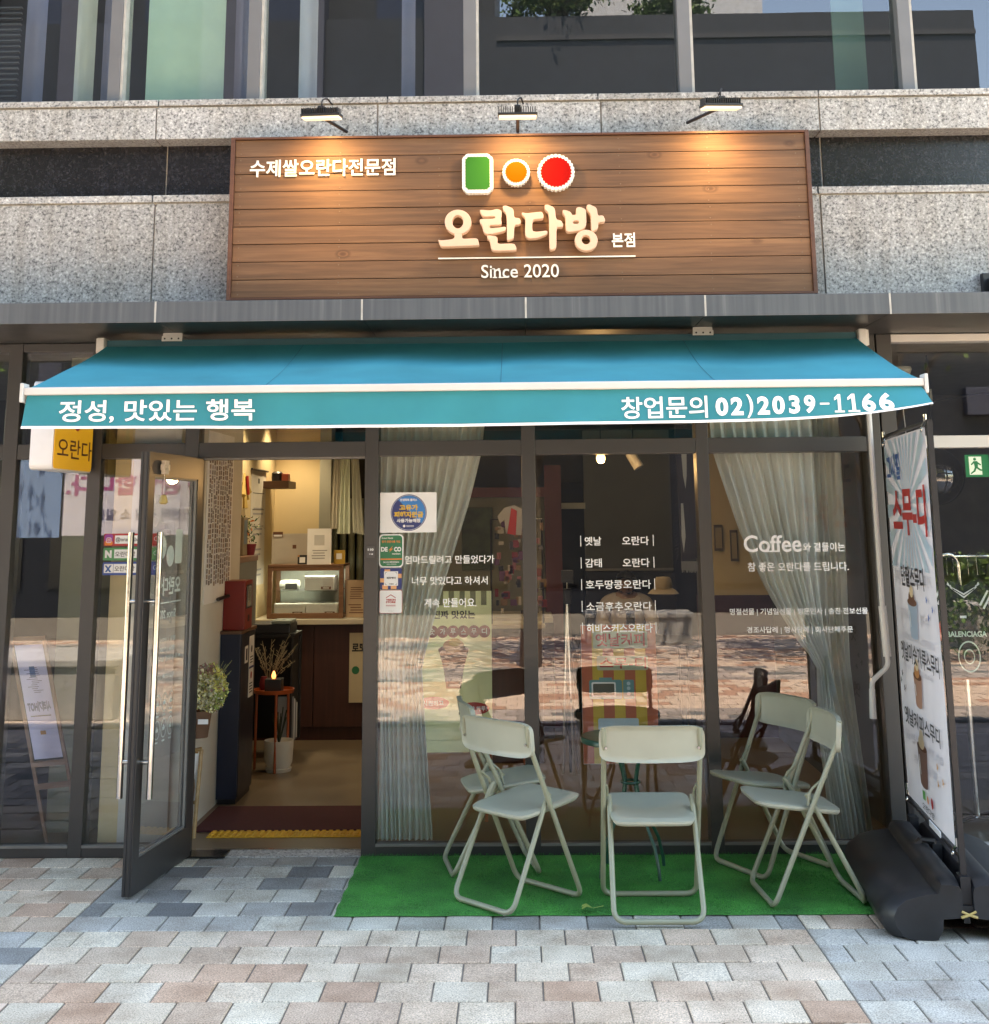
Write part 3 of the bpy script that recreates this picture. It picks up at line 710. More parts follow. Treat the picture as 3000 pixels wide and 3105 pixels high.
for ch_, q0, q1 in (('0', 690, 775), ('2', 790, 875), (')', 895, 940), ('2', 965, 1050), ('0', 1065, 1150), ('3', 1175, 1250), ('9', 1275, 1352), ('-', 1380, 1445), ('1', 1470, 1540), ('1', 1555, 1635), ('6', 1650, 1735), ('6', 1755, 1845)):
    a0_, a1_ = px2a(q0), px2a(q1); lf_ = .014*((a0_-.87)/.75)
    z0_, z1_ = (2.100+lf_, 2.180+lf_) if ch_ not in ')-' else ((2.088+lf_, 2.190+lf_) if ch_ == ')' else (2.136+lf_, 2.144+lf_))
    if ch_ == '1':
        w_ = a1_-a0_; mb = MB(); mb.add([VF(a0_+w_*q_, z_, .003) for q_, z_ in ((.42, z0_), (.70, z0_), (.70, z1_), (.46, z1_), (.10, z1_-.016), (.10, z1_-.028), (.42, z1_-.018))], [tuple(range(7))]); mb.add([VF(a0_+w_*.10, z0_, .0034), VF(a1_, z0_, .0034), VF(a1_, z0_+.008, .0034), VF(a0_+w_*.10, z0_+.008, .0034)], [(0, 1, 2, 3)])
    else: mb = textmb(MB(), ch_, a0_+.001, a1_-.001, z0_, z1_, VF, c0=.003, bold=.04 if ch_ not in '-)' else .02)
    mb.build('digit', WLET, aw)
for x in (-1.787, .964):
    b = MB().bbox(x-.053, x+.053, -.365, -.355, 2.586, 2.612, .002).bbox(x-.05, x+.05, -.350, -.34, 2.60, 2.631, .002)
    b.build('mounting_bracket', WHT, aw)
    k = MB()
    for d in (-.036, 0, .036): k.prism(circ(x+d, 2.599, .005, 8), .3655, .3675, FACE)
    k.build('bolt', BLK, aw)
MB().bbox(-2.19, -2.146, -.34, -.20, 2.53, 2.612, .008).build('roller_end', WHT, aw)
e2 = MB().bbox(1.768, 1.812, -.34, -.20, 2.525, 2.615, .008)
for k in range(4): e2.box(1.812, 1.822, -.33+k*.03, -.315+k*.03, 2.53, 2.61)
e2.build('roller_end', WHT, aw)
for sx_, x in ((1, -1.5), (-1, 1.15)):
    MB().tube([(x, -.27, 2.50), (x+sx_*.45, -.72, 2.33), (x+sx_*.05, -1.26, 2.225)], .014, 8).build('folding_arm', WHT, aw)
ck = MB().tube([(1.776, -.33, 2.54), (1.772, -.42, 2.25), (1.766, -.45, 1.22)], .0125, 10).build('crank_rod', WHT, aw)
MB().tube([(1.766, -.45, 1.235), (1.774, -.45, 1.0)], .019, 12).build('crank_grip', WHT, aw)
MB().tube(rounded([(1.774, -.45, 1.01), (1.776, -.45, .955), (1.692, -.45, .885), (1.690, -.45, .84)], .03), .0115, 10).build('crank_arm', WHT, aw)
MB().tube([(1.690, -.45, .85), (1.687, -.45, .715)], .017, 12, rs=[.014, .017]).build('crank_grip', WHT, aw)

# ================================================================== DOOR (child of the building)
DR = frame((-1.705, -.005, 0), (-.115, -.9934, 0))       # a along the leaf away from the hinge, normal points to -x... right x up
# frame: right=(leaf dir), up, normal = right x up
LW = .735
def leaf(a0, a1, b0, b1, c0, c1, mat=None, mb=None):
    m_ = mb or MB(); return m_.prism(rect(a0, a1, b0, b1), c0, c1, DR, mat)
d = MB()
leaf(0, .075, .012, 2.0, -.022, .022, None, d); leaf(LW-.075, LW, .012, 2.0, -.022, .022, None, d)
leaf(.075, LW-.075, .012, .16, -.022, .022, None, d); leaf(.075, LW-.075, 1.885, 2.0, -.022, .022, None, d)
door = d.build('door', ALU, bld)
leaf(.0755, LW-.0755, .1605, 1.8845, -.004, .004).build('door_glass', GLS, door)
g = MB()
for q in (.006, .030): leaf(LW+.0005, LW+.004, .012, 2.0, -.022+q, -.014+q, None, g)
g.build('weather_seal', RUB, door)
fw_ = MB()
for (q, s_) in ((-.023, -1), (.023, 1)):
    for a0, a1, b0, b1 in ((.0755, .085, .17, 1.875), (LW-.085, LW-.0755, .17, 1.875), (.085, LW-.085, .1605, .17), (.085, LW-.085, 1.875, 1.8845)):
        leaf(a0, a1, b0, b1, min(.006*s_, .018*s_), max(.006*s_, .018*s_), None, fw_)
fw_.build('glazing_bead', SILL, door)
for s_ in (-1, 1):
    h = MB(); a = LW-.045; c = s_*.072
    h.tube([DR(a, .42, c), DR(a, 1.62, c)], .0145, 14)
    h.build('handle', STEEL, door, True)
    k = MB()
    for z in (.58, 1.30): k.tube([DR(a, z, s_*.02), DR(a, z, c)], .010, 10)
    k.build('handle_post', STEEL, door, True)
# bell on the top rail (face towards the entrance)
q = MB(); 
for i in range(6): q.add([DR(.58+.022*cos(i*pi/3)+dx, 1.93+.022*sin(i*pi/3)+dz, -.03-dc) for dx in (-.014, .014) for dz in (-.014, .014) for dc in (0, .02)], [(0, 1, 3, 2), (4, 6, 7, 5), (0, 4, 5, 1), (2, 3, 7, 6), (0, 2, 6, 4), (1, 5, 7, 3)])
q.build('shell_chime', C_('shell_cream', (.6, .5, .4), .5), door)
MB().tube([DR(.575, 1.91, -.035), DR(.575, 1.80, -.035)], .001, 4).build('chime_string', WLET, door)
b0_ = DR(.575, 1.76, -.035)
MB().lathe([(.003, b0_.z+.04), (.014, b0_.z+.035), (.02, b0_.z+.015), (.022, b0_.z), (.012, b0_.z-.008)], b0_.x, b0_.y, 12).build('bell', C_('brass', (.45, .33, .12), .3), door, True)
# white print on the door glass, written to be read from outside (the -x side shows it mirrored here)
DT = frame((-1.705, -.005, 0), (-.115, -.9934, 0))
DV = C_('door_vinyl', (.88, .95, .90), .5)
def DTo(a, b, c=0): return DT(a, b, .0045+c)
ln = MB()
ln.prism(rrect(.20, .29, 1.46, 1.63, .012), 0, .0008, DTo); ln.prism(circ(.355, 1.50, .050, 24, .052), 0, .0008, DTo); ln.prism(scallop_circle(.47, 1.545, .055, 22, .005), 0, .0008, DTo)
ln.prism(rect(.19, .56, 1.272, 1.278), 0, .0008, DTo)
textmb(ln, '오란다방', .20, .53, 1.31, 1.40, DTo, c0=0, bold=.03)
textmb(ln, 'Since 2020', .25, .50, 1.20, 1.24, DTo, c0=0, bold=.015)
textmb(ln, '평일 OPEN', .24, .44, 1.085, 1.11, DTo, c0=0, bold=.01)
textmb(ln, '평일 10:00', .24, .44, 1.04, 1.065, DTo, c0=0, bold=.01)
textmb(ln, '※ 토요일은 쉽니다', .17, .50, .995, 1.02, DTo, c0=0, bold=.01)
textmb(ln, '배달의민족 요기요', .24, .50, .91, .935, DTo, c0=0, bold=.01)
for i in range(3):
    for j in range(2):
        a = .27+i*.085; b = .80-j*.12
        for k in range(24):
            t0 = 2*pi*k/24; t1 = 2*pi*(k+1)/24
            ln.add([DTo(a+.036*cos(t0), b+.045*sin(t0)), DTo(a+.036*cos(t1), b+.045*sin(t1)), DTo(a+.031*cos(t1), b+.040*sin(t1)), DTo(a+.031*cos(t0), b+.040*sin(t0))], [(0, 1, 2, 3)])
        ln.prism(rect(a-.014, a+.014, b-.010, b+.006), 0, .0008, DTo); ln.prism(rect(a-.006, a+.006, b+.008, b+.014), 0, .0008, DTo); ln.prism(rect(a-.016, a+.016, b-.062, b-.055), 0, .0008, DTo)
ln.build('door_lettering', DV, door)
fl = MB().bbox(-1.76, -1.50, -.035, .10, .006, .013, .002).build('floor_hinge_plate', C_('dark_steel_plate', (.03, .03, .03), .25, metal=.6), bld)

# ================================================================== WINDOW LETTERING AND STICKERS
def wtext(body, a0, a1, b0, b1, bold=.015, mat=WLET):
    return text('window_lettering', body, a0, a1, b0, b1, GF, bld, mat, c0=.0006, bold=bold)
GF = lambda a, b, c=0: Vector((a, .034-c, b))
wtext('엄마드릴려고 만들었다가', -.604, -.130, 1.437, 1.480)
wtext('너무 맛있다고 하셔서', -.567, -.166, 1.328, 1.372)
wtext('계속 만들어요.', -.502, -.226, 1.214, 1.260)
for i, (l, r, z) in enumerate((('옛날', '오란다', 1.524), ('감태', '오란다', 1.411), ('호두땅콩오란다', None, 1.300), ('소금후추오란다', None, 1.189), ('히비스커스오란다', None, 1.078))):
    m_ = MB()
    m_.box(.327, .331, .0325, .0335, z-.004, z+.052); m_.box(.711, .715, .0325, .0335, z-.004, z+.052)
    if r:
        textmb(m_, l, .350, .438, z, z+.046, GF, c0=.0006, bold=.015); textmb(m_, r, .548, .690, z, z+.046, GF, c0=.0006, bold=.015)
    else: textmb(m_, l, .350, .694, z, z+.046, GF, c0=.0006, bold=.015)
    m_.build('window_lettering', WLET, bld)
m_ = textmb(MB(), 'Coffee', 1.190, 1.494, 1.482, 1.570, GF, c0=.0006, bold=.014)
m_.box(1.308, 1.338, .0320, .0332, 1.4825, 1.4905).box(1.348, 1.378, .0320, .0332, 1.4825, 1.4905)
m_.build('window_lettering', WLET, bld)
wtext('와 곁들이는', 1.502, 1.722, 1.483, 1.530)
wtext('참 좋은 오란다를 드립니다.', 1.205, 1.735, 1.383, 1.430)
wtext('명절선물 | 기념일선물 | 방문인사 | 승진·전보선물', 1.101, 1.820, 1.158, 1.196)
wtext('경조사답례 | 행사답례 | 회사단체주문', 1.186, 1.737, 1.066, 1.103)

def sticker(name, label, cat, outline, mat, group=None):
    t = thing(name, label, cat, GF(*outline[0], 0), group)
    MB().prism(outline, .0, .0007, GF).build('backing', mat, t)
    return t
def pr(mb, poly, c, mat, fr=None): return mb.prism(poly, c, c+.0002, fr or GF, mat)
s = sticker('paper_notice', 'white paper with a round blue and yellow badge on the window beside the door', 'notice', rect(-.738, -.436, 1.600, 1.810), PAPER)
mb = MB(); cx, cz, r = -.585, 1.704, .096
pr(mb, circ(cx, cz, r, 40), .0008, NAVP); pr(mb, circ(cx, cz, r-.004, 40), .0011, PAPER); pr(mb, circ(cx, cz, r-.0055, 40), .0014, NAVP)
pr(mb, [(cx+(r-.008)*cos(t), cz+(r-.008)*sin(t)) for t in [radians(-40+170*k/20) for k in range(21)]], .0017, C_('badge_blue', (.02, .20, .55), .5))
textmb(mb, '고유가', cx-.05, cx+.05, cz+.012, cz+.042, GF, c0=.0021, bold=.05, mat=YEP)
textmb(mb, '피해지원금', cx-.078, cx+.078, cz-.026, cz+.006, GF, c0=.0021, bold=.05, mat=YEP)
textmb(mb, '사용가능매장', cx-.064, cx+.064, cz-.052, cz-.031, GF, c0=.0021, bold=.04, mat=PAPER)
textmb(mb, '민생회복 플러스', cx-.045, cx+.045, cz+.060, cz+.074, GF, c0=.0021, bold=.03, mat=PAPER)
textmb(mb, '행정안전부', cx-.012, cx+.028, cz-.075, cz-.066, GF, c0=.0021, bold=.02, mat=PAPER); pr(mb, circ(cx-.024, cz-.070, .007, 12), .0021, PAPER)
mb.build('print', None, s)
s = sticker('energy_sticker', 'green sticker with white DESCO lettering, under the round badge notice', 'sticker', rrect(-.742, -.612, 1.420, 1.592, .022), PAPER)
mb = MB(); pr(mb, rrect(-.736, -.618, 1.426, 1.586, .02), .0008, GRN)
textmb(mb, 'DE', -.731, -.696, 1.502, 1.526, GF, c0=.0012, bold=.05, mat=PAPER); textmb(mb, 'CO', -.662, -.624, 1.502, 1.526, GF, c0=.0012, bold=.05, mat=PAPER)
pr(mb, [(-.668, 1.532), (-.692, 1.508), (-.680, 1.511), (-.690, 1.496), (-.666, 1.518), (-.678, 1.515)], .0012, ORP)
textmb(mb, 'members', -.672, -.628, 1.486, 1.496, GF, c0=.0012, bold=.01, mat=PAPER); textmb(mb, 'Green Home', -.728, -.668, 1.568, 1.577, GF, c0=.0012, bold=.01, mat=PAPER)
textmb(mb, '전기 안전사용 가입', -.728, -.630, 1.547, 1.560, GF, c0=.0012, bold=.03, mat=ORP)
pr(mb, rect(-.734, -.620, 1.459, 1.466), .0012, ORP); textmb(mb, 'DE CO 대한안전공사', -.718, -.634, 1.443, 1.452, GF, c0=.0012, bold=.03, mat=PAPER); textmb(mb, '042-0000', -.700, -.650, 1.434, 1.439, GF, c0=.0012, mat=PAPER)
mb.build('print', None, s)
s = sticker('payment_sticker', 'blue and peach checked sticker with a white square, third from top beside the door', 'sticker', rrect(-.735, -.620, 1.307, 1.417, .008), NAVP)
mb = MB(); PEA = C_('print_peach', (.75, .38, .18), .6)
for a, b in ((-.712, 1.388), (-.735, 1.343), (-.643, 1.365), (-.678, 1.308), (-.735+.012, 1.308)): pr(mb, rect(a, min(a+.03, -.621), b, b+.022), .0008, PEA)
pr(mb, rect(-.714, -.640, 1.326, 1.400), .0011, PAPER); textmb(mb, '제로페이', -.701, -.653, 1.360, 1.372, GF, c0=.0015, bold=.03, mat=INK); textmb(mb, '가맹점', -.690, -.664, 1.331, 1.339, GF, c0=.0015, bold=.02, mat=INK)
for a, b, c_, d_ in ((-.708, -.698, 1.394, 1.3955), (-.708, -.7065, 1.385, 1.3955), (-.656, -.646, 1.394, 1.3955), (-.6475, -.646, 1.385, 1.3955), (-.708, -.698, 1.3305, 1.332), (-.708, -.7065, 1.332, 1.341), (-.656, -.646, 1.3305, 1.332), (-.6475, -.646, 1.332, 1.341)): pr(mb, rect(a, b, c_, d_), .0015, INK)
mb.build('print', None, s)
s = sticker('store_sticker', 'white square sticker with red VISION STORE print, lowest of the stickers beside the door', 'sticker', rrect(-.738, -.617, 1.185, 1.304, .008), RED)
mb = MB(); pr(mb, rrect(-.736, -.619, 1.187, 1.302, .007), .0008, PAPER)
for q in (((-.703, 1.262), (-.6775, 1.278), (-.652, 1.262), (-.652, 1.266), (-.6775, 1.282), (-.703, 1.266)),): pr(mb, list(q), .0012, RED)
textmb(mb, 'VISION', -.703, -.652, 1.249, 1.259, GF, c0=.0012, bold=.05, mat=RED); textmb(mb, 'STORE', -.703, -.652, 1.237, 1.247, GF, c0=.0012, bold=.05, mat=RED)
pr(mb, rect(-.703, -.652, 1.225, 1.228), .0012, RED); pr(mb, rect(-.703, -.652, 1.219, 1.220), .0012, RED); textmb(mb, '비전스토어', -.690, -.664, 1.195, 1.199, GF, c0=.0012, mat=GRY)
mb.build('print', None, s)
# number plate
t = thing('number_plate', 'small grey unit number plate reading 110 on the charcoal door post', 'number plate', (-.781, 0, 1.50))
NF = frame((0, 0, 0)); MB().bbox(-.803, -.760, -.006, -.0005, 1.472, 1.533, .002).build('plate', C_('plate_grey', (.07, .065, .065), .5), t)
mb = textmb(MB(), '110', -.797, -.767, 1.508, 1.520, NF, c0=.0065, bold=.04); mb.prism(rect(-.790, -.782, 1.490, 1.4925), .0065, .007, NF); mb.prism(rect(-.778, -.770, 1.488, 1.4935), .0065, .007, NF); mb.build('print', PAPER, t)
# social media stickers left of the door
def social(label, z0, z1, mat, icon, body, bm):
    s = sticker('search_sticker', label, 'sticker', rrect(-2.214, -1.905, z0, z1, .008), mat, 'search bar stickers on the left window')
    mb = MB(); zc = (z0+z1)/2
    pr(mb, rect(-2.155, -1.958, z0+.012, z1-.010), .0008, PAPER)
    textmb(mb, body, -2.150, -2.150+bm, zc-.014, zc+.013, GF, c0=.0012, bold=.01, mat=INK)
    for k in range(20):
        t0, t1 = 2*pi*k/20, 2*pi*(k+1)/20; a = -1.932
        mb.add([GF(a+.012*cos(t0), zc+.004+.012*sin(t0), .0012), GF(a+.012*cos(t1), zc+.004+.012*sin(t1), .0012), GF(a+.0095*cos(t1), zc+.004+.0095*sin(t1), .0012), GF(a+.0095*cos(t0), zc+.004+.0095*sin(t0), .0012)], [(0, 1, 2, 3)], PAPER)
    icon(mb, zc); mb.build('print', None, s)
def ic1(mb, z):
    a = -2.186
    pr(mb, rrect(a-.024, a+.020, z-.029, z+.029, .01), .0008, C_('print_violet', (.30, .05, .32), .5)); pr(mb, rrect(a-.024, a+.020, z-.029, z-.004, .01), .0011, C_('print_orange2', (.75, .22, .04), .5)); pr(mb, rrect(a-.014, a+.012, z-.016, z+.012, .006), .0014, PAPER)
    pr(mb, rrect(a-.011, a+.009, z-.013, z+.009, .004), .0017, C_('print_magenta', (.55, .04, .15), .5)); pr(mb, circ(a-.001, z-.002, .0065, 14), .0020, PAPER); pr(mb, circ(a-.001, z-.002, .0038, 14), .0023, C_('print_magenta', (.55, .04, .15), .5)); pr(mb, circ(a+.005, z+.006, .0015, 8), .0023, PAPER)
def ic2(mb, z): textmb(mb, 'N', -2.204, -2.168, z-.020, z+.020, GF, c0=.0012, bold=.07, mat=PAPER)
def ic3(mb, z):
    a = -2.183; pr(mb, rect(a-.023, a+.026, z-.022, z+.024), .0008, PAPER)
    pr(mb, [(a-.019, z+.016), (a-.010, z+.017), (a+.018, z-.018), (a+.006, z-.018)], .0012, BLU); pr(mb, [(a+.018, z+.017), (a+.008, z+.017), (a-.018, z-.018), (a-.006, z-.017)], .0015, BLU)
social('red search bar sticker with a camera icon, topmost of the three on the left window', 1.543, 1.608, C_('social_red', (.40, .03, .03), .5), ic1, '@orandabang', .150)
social('green search bar sticker with a white N, middle of the three on the left window', 1.468, 1.535, C_('social_green', (.06, .26, .10), .5), ic2, '오란다방', .108)
social('blue search bar sticker with a cross icon, lowest of the three on the left window', 1.392, 1.460, C_('social_blue', (.025, .07, .28), .5), ic3, '오란다방', .108)

# ================================================================== YELLOW PROJECTING SIGN
ys = thing('projecting_sign', 'white and yellow projecting light box sign under the left end of the awning', 'sign', (-2.27, -.05, 1.95))
Yx0, Yx1 = -2.44, -2.285
def corner_box(x0, x1, y0, y1, z0, z1, r):
    m_ = MB(); YZ = lambda a, b, c=0: Vector((c, a, b)); m_.prism(rrect(y0, y1, z0, z1, r), x0, x1, YZ); return m_
corner_box(-2.395, -2.282, -.62, -.03, 1.925, 2.36, .03).build('light_box', C_('box_white', (.72, .73, .74), .35), ys)
YF = frame((-2.2815, -.01, 0), (0, -1, 0))   # face looking to +x? normal = right x up
YN = lambda a, b, c=0: Vector((-2.281+c, -a, b))
mb = MB(); mb.prism(rrect(.045, .61, 1.932, 2.352, .026), 0, .004, YN, E_YE)
mb.build('face_panel', None, ys)
mb = MB(); rev = lambda a, b, c=0: YN(.655-a, b, c)
textmb(mb, '오란다', .08, .60, 1.985, 2.085, rev, c0=.005, bold=.01, mat=BRN)
mb.prism(rrect(.12, .19, 2.135, 2.23, .006), .005, .0056, rev, LGRN); mb.prism(circ(.26, 2.175, .04, 18), .005, .0056, rev, ORP); mb.prism(circ(.36, 2.18, .05, 18), .005, .0056, rev, RED)
mb.build('face_print', None, ys)
MB().tube([(-2.34, -.03, 2.25), (-2.34, .03, 2.25)], .012, 8).build('bracket', ALU, ys)

# ================================================================== TURF, LEAF
tf = MB(); bmt = bmesh.new()
mat_rows = []
for j in range(26):
    row = []
    for i in range(90):
        x = -.815+2.545*i/89; y = -.002-1.002*j/25
        z = .012+.0012*sin(9*x+3*y)+.0015*sin(23*x)*sin(17*y)+R_.uniform(-.0006, .0006)
        if j in (0, 25) or i in (0, 89): z = .004
        row.append((x+.004*sin(31*y) if i == 0 else x, y+(.003*sin(19*x) if j == 25 else 0), z))
    mat_rows.append(row)
tf.grid(mat_rows)
turf = tag(tf.build('turf_mat', TURF, None, True), 'bright green artificial turf mat under the folding chairs', 'mat'); 
bl = MB()
for k in range(26000):
    x = R_.uniform(-.813, 1.728); y = R_.uniform(-1.002, -.004); a = R_.uniform(0, 6.28); h = R_.uniform(.006, .012); wd = .0013
    lx, ly = R_.uniform(-.004, .004), R_.uniform(-.004, .004); c_, s_ = cos(a)*wd, sin(a)*wd
    bl.add([(x-c_, y-s_, .010), (x+c_, y+s_, .010), (x+lx, y+ly, .010+h)], [(0, 1, 2)])
blo = bl.build('turf_blades', TURF, turf); blo['kind'] = 'stuff'
lf = MB(); pts = [(0, 0), (.028, .026), (.045, .030), (.050, .012), (.040, .002), (.050, -.010), (.047, -.026), (.028, -.024)]
lf.add([(0.25+.3*0+p[0]*-1+.05, -.985+p[1], .028+.012*sin(60*p[0])) for p in pts], [tuple(range(8))])
lf.tube([(.30, -.985, .028), (.345, -.975, .034)], .0012, 5)
tag(lf.build('ginkgo_leaf', C_('leaf_yellow_green', (.28, .36, .08), .6)), 'fallen yellow-green ginkgo leaf on the turf beside the middle chair', 'leaf')

dbm = MB()
for k in range(70):
    x = R_.uniform(-.78, 1.65); y = R_.uniform(-.98, -.03); s_ = R_.uniform(.0015, .004); dbm.add([(x-s_, y, .024), (x, y-s_*.6, .0245), (x+s_, y+s_*.3, .024), (x+s_*.2, y+s_, .0245)], [(0, 1, 2, 3)])
for k in range(160):
    x = R_.uniform(-3, 3); y = R_.uniform(-2.2, -.02); s_ = R_.uniform(.0012, .004)
    if -.83 < x < 1.8 and y > -1.05: continue
    dbm.add([(x-s_, y, .0035), (x, y-s_*.7, .004), (x+s_, y+s_*.2, .0035), (x+s_*.2, y+s_, .004)], [(0, 1, 2, 3)], None)
dbo = dbm.build('grit', C_('grit_mix', (.22, .19, .13), .9)); tag(dbo, 'scattered grit and dry leaf bits on the turf and paving', 'litter', kind='stuff')

# ================================================================== FOLDING CHAIRS
def make_chair():
    t = thing('folding_chair', '', 'chair', (0, 0, 0), 'folding chairs on the turf')
    HW = .208; r = .0115
    def leg_u(y0, z0, ymid, zb, hw):    # U frame from the top (y0,z0) down to a foot bar at (ymid, r)
        pts = [(-hw, y0, z0), (-hw*1.0, ymid, .012), (hw*1.0, ymid, .012), (hw, y0, z0)]
        return MB().tube(rounded(pts, .055, 7), r, 12)
    back = MB().tube(rounded([(-HW, -.125, .765), (-HW, -.118, .70), (-HW, .205, .0125), (HW, .205, .0125), (HW, -.118, .70), (HW, -.125, .765)], .05, 7), r, 12)
    back.build('front_leg_frame', SAGEM, t, True)
    MB().tube(rounded([(-HW+.026, .035, .46), (-HW+.026, .012, .43), (-HW+.020, -.205, .0125), (HW-.020, -.205, .0125), (HW-.026, .012, .43), (HW-.026, .035, .46)], .055, 7), r, 12).build('rear_leg_frame', SAGEM, t, True)
    # seat: rounded slab, dished, tilted back
    n = 16; rows = []
    def seat_z(u, v): return .392+.045*v-.010*(1-(2*u-1)**2)*(1-(2*v-1)**2)
    outline = []
    hwf, hwr = .186, .178
    m_ = MB(); NU, NV = 20, 18; top = []; bot = []
    for j in range(NV+1):
        v = j/NV; rowt = []; rowb = []
        for i in range(NU+1):
            u = i/NU; s = 2*u-1; q = 2*v-1
            # squircle mapping for rounded corners
            k = max(abs(s), abs(q)); rr = 1.0
            if k > 0:
                L = (abs(s)**7+abs(q)**7)**(1/7); f = k/L if L else 1
            else: f = 1
            sx_, qy = s*f, q*f
            x = sx_*(hwr+(hwf-hwr)*v); y = .062+qy*.192
            z = seat_z(u, v)
            e = max(0, k-.86)/.14
            rowt.append((x, y, z-.008*e*e)); rowb.append((x*.97, .062+qy*.186, z-.026))
        top.append(rowt); bot.append(rowb)
    m_.grid(top); m_.grid(bot)
    def edge(g): return g[0]+[r_[-1] for r_ in g[1:]]+g[-1][::-1][1:]+[r_[0] for r_ in g[::-1][1:-1]]
    et, eb = edge(top), edge(bot); n = len(et)
    em = [tuple((Vector(a)+Vector(b))/2+(Vector((a[0], a[1]-.062, 0)).normalized()*.004)) for a, b in zip(et, eb)]
    m_.add(et+em+eb, [(i, (i+1) % n, n+(i+1) % n, n+i) for i in range(n)]+[(n+i, n+(i+1) % n, 2*n+(i+1) % n, 2*n+i) for i in range(n)])
    m_.build('seat', SAGE, t, True)
    # backrest: curved plate with rolled rim
    rows_f, rows_b = [], []
    NV, NU = 12, 28; HB = .228
    for j in range(NV+1):
        v = j/NV; q = 2*v-1; rf, rb = [], []
        for i in range(NU+1):
            s = 2*i/NU-1
            L = (abs(s)**6+abs(q)**6)**(1/6) if (s or q) else 1; k = max(abs(s), abs(q)); f = k/L if L else 1
            sx_, qq = s*f, q*f
            x = sx_*HB; z = .700+qq*.076
            cyv = -.085-.030*(1-sx_*sx_)-.20*(z-.70)*.45
            rim = max(0, k-.80)/.20
            rf.append((x, cyv-.004+.010*rim*rim-.020, z)); rb.append((x, cyv-.020-.006-.010*rim*rim, z))
        rows_f.append(rf); rows_b.append(rb)
    m_ = MB(); m_.grid(rows_f); m_.grid(rows_b)
    ef, eb = edge(rows_f), edge(rows_b); n = len(ef)
    m_.add(ef+eb, [(i, (i+1) % n, n+(i+1) % n, n+i) for i in range(n)])
    m_.build('backrest', SAGE, t, True)
    sc_ = MB()
    for s_ in (-1, 1):
        sc_.tube([(s_*.200, -.118, .684), (s_*.200, -.128, .683)], .0055, 10)
    sc_.build('rivet', STEEL, t, True)
    ft = MB()
    for y, xs in ((.205, (-.15, .15)), (-.205, (-.14, .14))):
        for x in xs: ft.tube([(x, y, .012), (x, y-.0, .0005)], .006, 8)
    ft.build('foot_pad', C_('pad_clear', (.4, .42, .36), .5), t)
    for s_ in (-1, 1):
        MB().tube(rounded([(s_*(HW-.013), -.03, .515), (s_*(HW-.020), .02, .475), (s_*(HW-.012), .035, .415)], .02), .006, 8).build('hinge_link', SAGEM, t, True)
    return t
ch0 = make_chair()
CH = [((.565, -.965), 0, 'sage green folding chair in the middle, seen square from behind'),
      ((-.03, -.80), -46, 'sage green folding chair left of the middle one, in front of another chair'),
      ((-.155, -.262), -80, 'sage green folding chair nearest the window on the left, behind another chair'),
      ((1.215, -.270), 117, 'sage green folding chair on the right side, closer to the window, seat pointing left'),
      ((1.268, -.760), 94, 'sage green folding chair on the far right, nearest the banner stand, turned left')]
for i, ((x, y), a, lab) in enumerate(CH):
    c = ch0 if i == 0 else copy_tree(ch0)
    c.location = (x, y, .0155 if i not in (0,) else .012); c.rotation_euler = (0, 0, radians(a)); c['label'] = lab
# --- round bistro table
tb = thing('bistro_table', 'small round dark green metal table behind the middle folding chair', 'table', (.525, -.36, .012))
MB().lathe([(.0, .63), (.23, .63), (.236, .622), (.236, .606), (.228, .602), (0, .602)], .525, -.36, 48).build('table_top', DGRN, tb, True)
for k in range(4):
    a = radians(35+90*k); dx, dy = cos(a), sin(a)
    P = lambda r_, z: (.525+dx*r_, -.36+dy*r_, z)
    MB().tube([P(.10, .60), P(.055, .50), P(.035, .42), P(.05, .34), P(.11, .24), P(.165, .15), P(.19, .06), P(.195, .014)], .0085, 10).build('leg', DGRN, tb, True)
MB().tube([(.525+.045*cos(2*pi*k/20), -.36+.045*sin(2*pi*k/20), .42) for k in range(20)], .006, 8, closed=True).build('leg_ring', DGRN, tb, True)

# ================================================================== BANNER STAND
bs = thing('banner_stand', 'tall two-pole banner stand with a black water-filled base and smoothie banner', 'banner stand', (1.85, -.75, 0))
BN, BFp = Vector((1.790, -1.300, 0)), Vector((1.905, -.205, 0))
u = (BN-BFp).normalized(); BL = (BN-BFp).length
BF = frame(BFp, u)        # a from the far pole to the near pole, normal to the left
for a in (0, BL):
    MB().prism(rect(a-.014, a+.014, .055, 2.075), -.012, .012, BF).build('pole', BLK, bs)
MB().tube([BF(.0, .30, 0), BF(BL, .30, 0)], .011, 8).build('cross_bar', BLK, bs)
MB().tube([BF(.0, 2.068, 0), BF(BL, 2.068, 0)], .010, 8).build('cross_bar', BLK, bs)
# base: two lobes
prof = [(-.05, .125), (-.10, .118), (-.125, .06), (-.150, .010), (-.175, .0), (-.270, .0), (-.305, .02), (-.340, .075), (-.350, .125), (-.330, .175), (-.285, .215), (-.22, .238), (-.155, .250), (-.135, .252), (-.125, .282), (-.10, .300), (-.055, .300), (-.030, .290), (-.022, .262), (-.022, .130)]
def lobe(sg_):
    rows = []; NS = 26
    for i in range(NS+1):
        t = i/NS; a = .05+(BL+.01)*t
        e = min(t, 1-t)*NS/3.0; e = min(1, e); f = 1-(1-e)**3*.16
        rows.append([BF(a, (.105+(z-.13)*f)*.84 if z > .002 else .0, -sg_*(x*f if x < -.1 else x)) for x, z in prof+[prof[0]]])
    m_ = MB(); m_.grid(rows)
    for rw in (rows[0][:-1], rows[-1][:-1]): m_.add(rw, [tuple(range(len(rw)))])
    return m_
for k in (1, -1): lobe(k).build('water_base', BLKP, bs, True)
cc = MB()
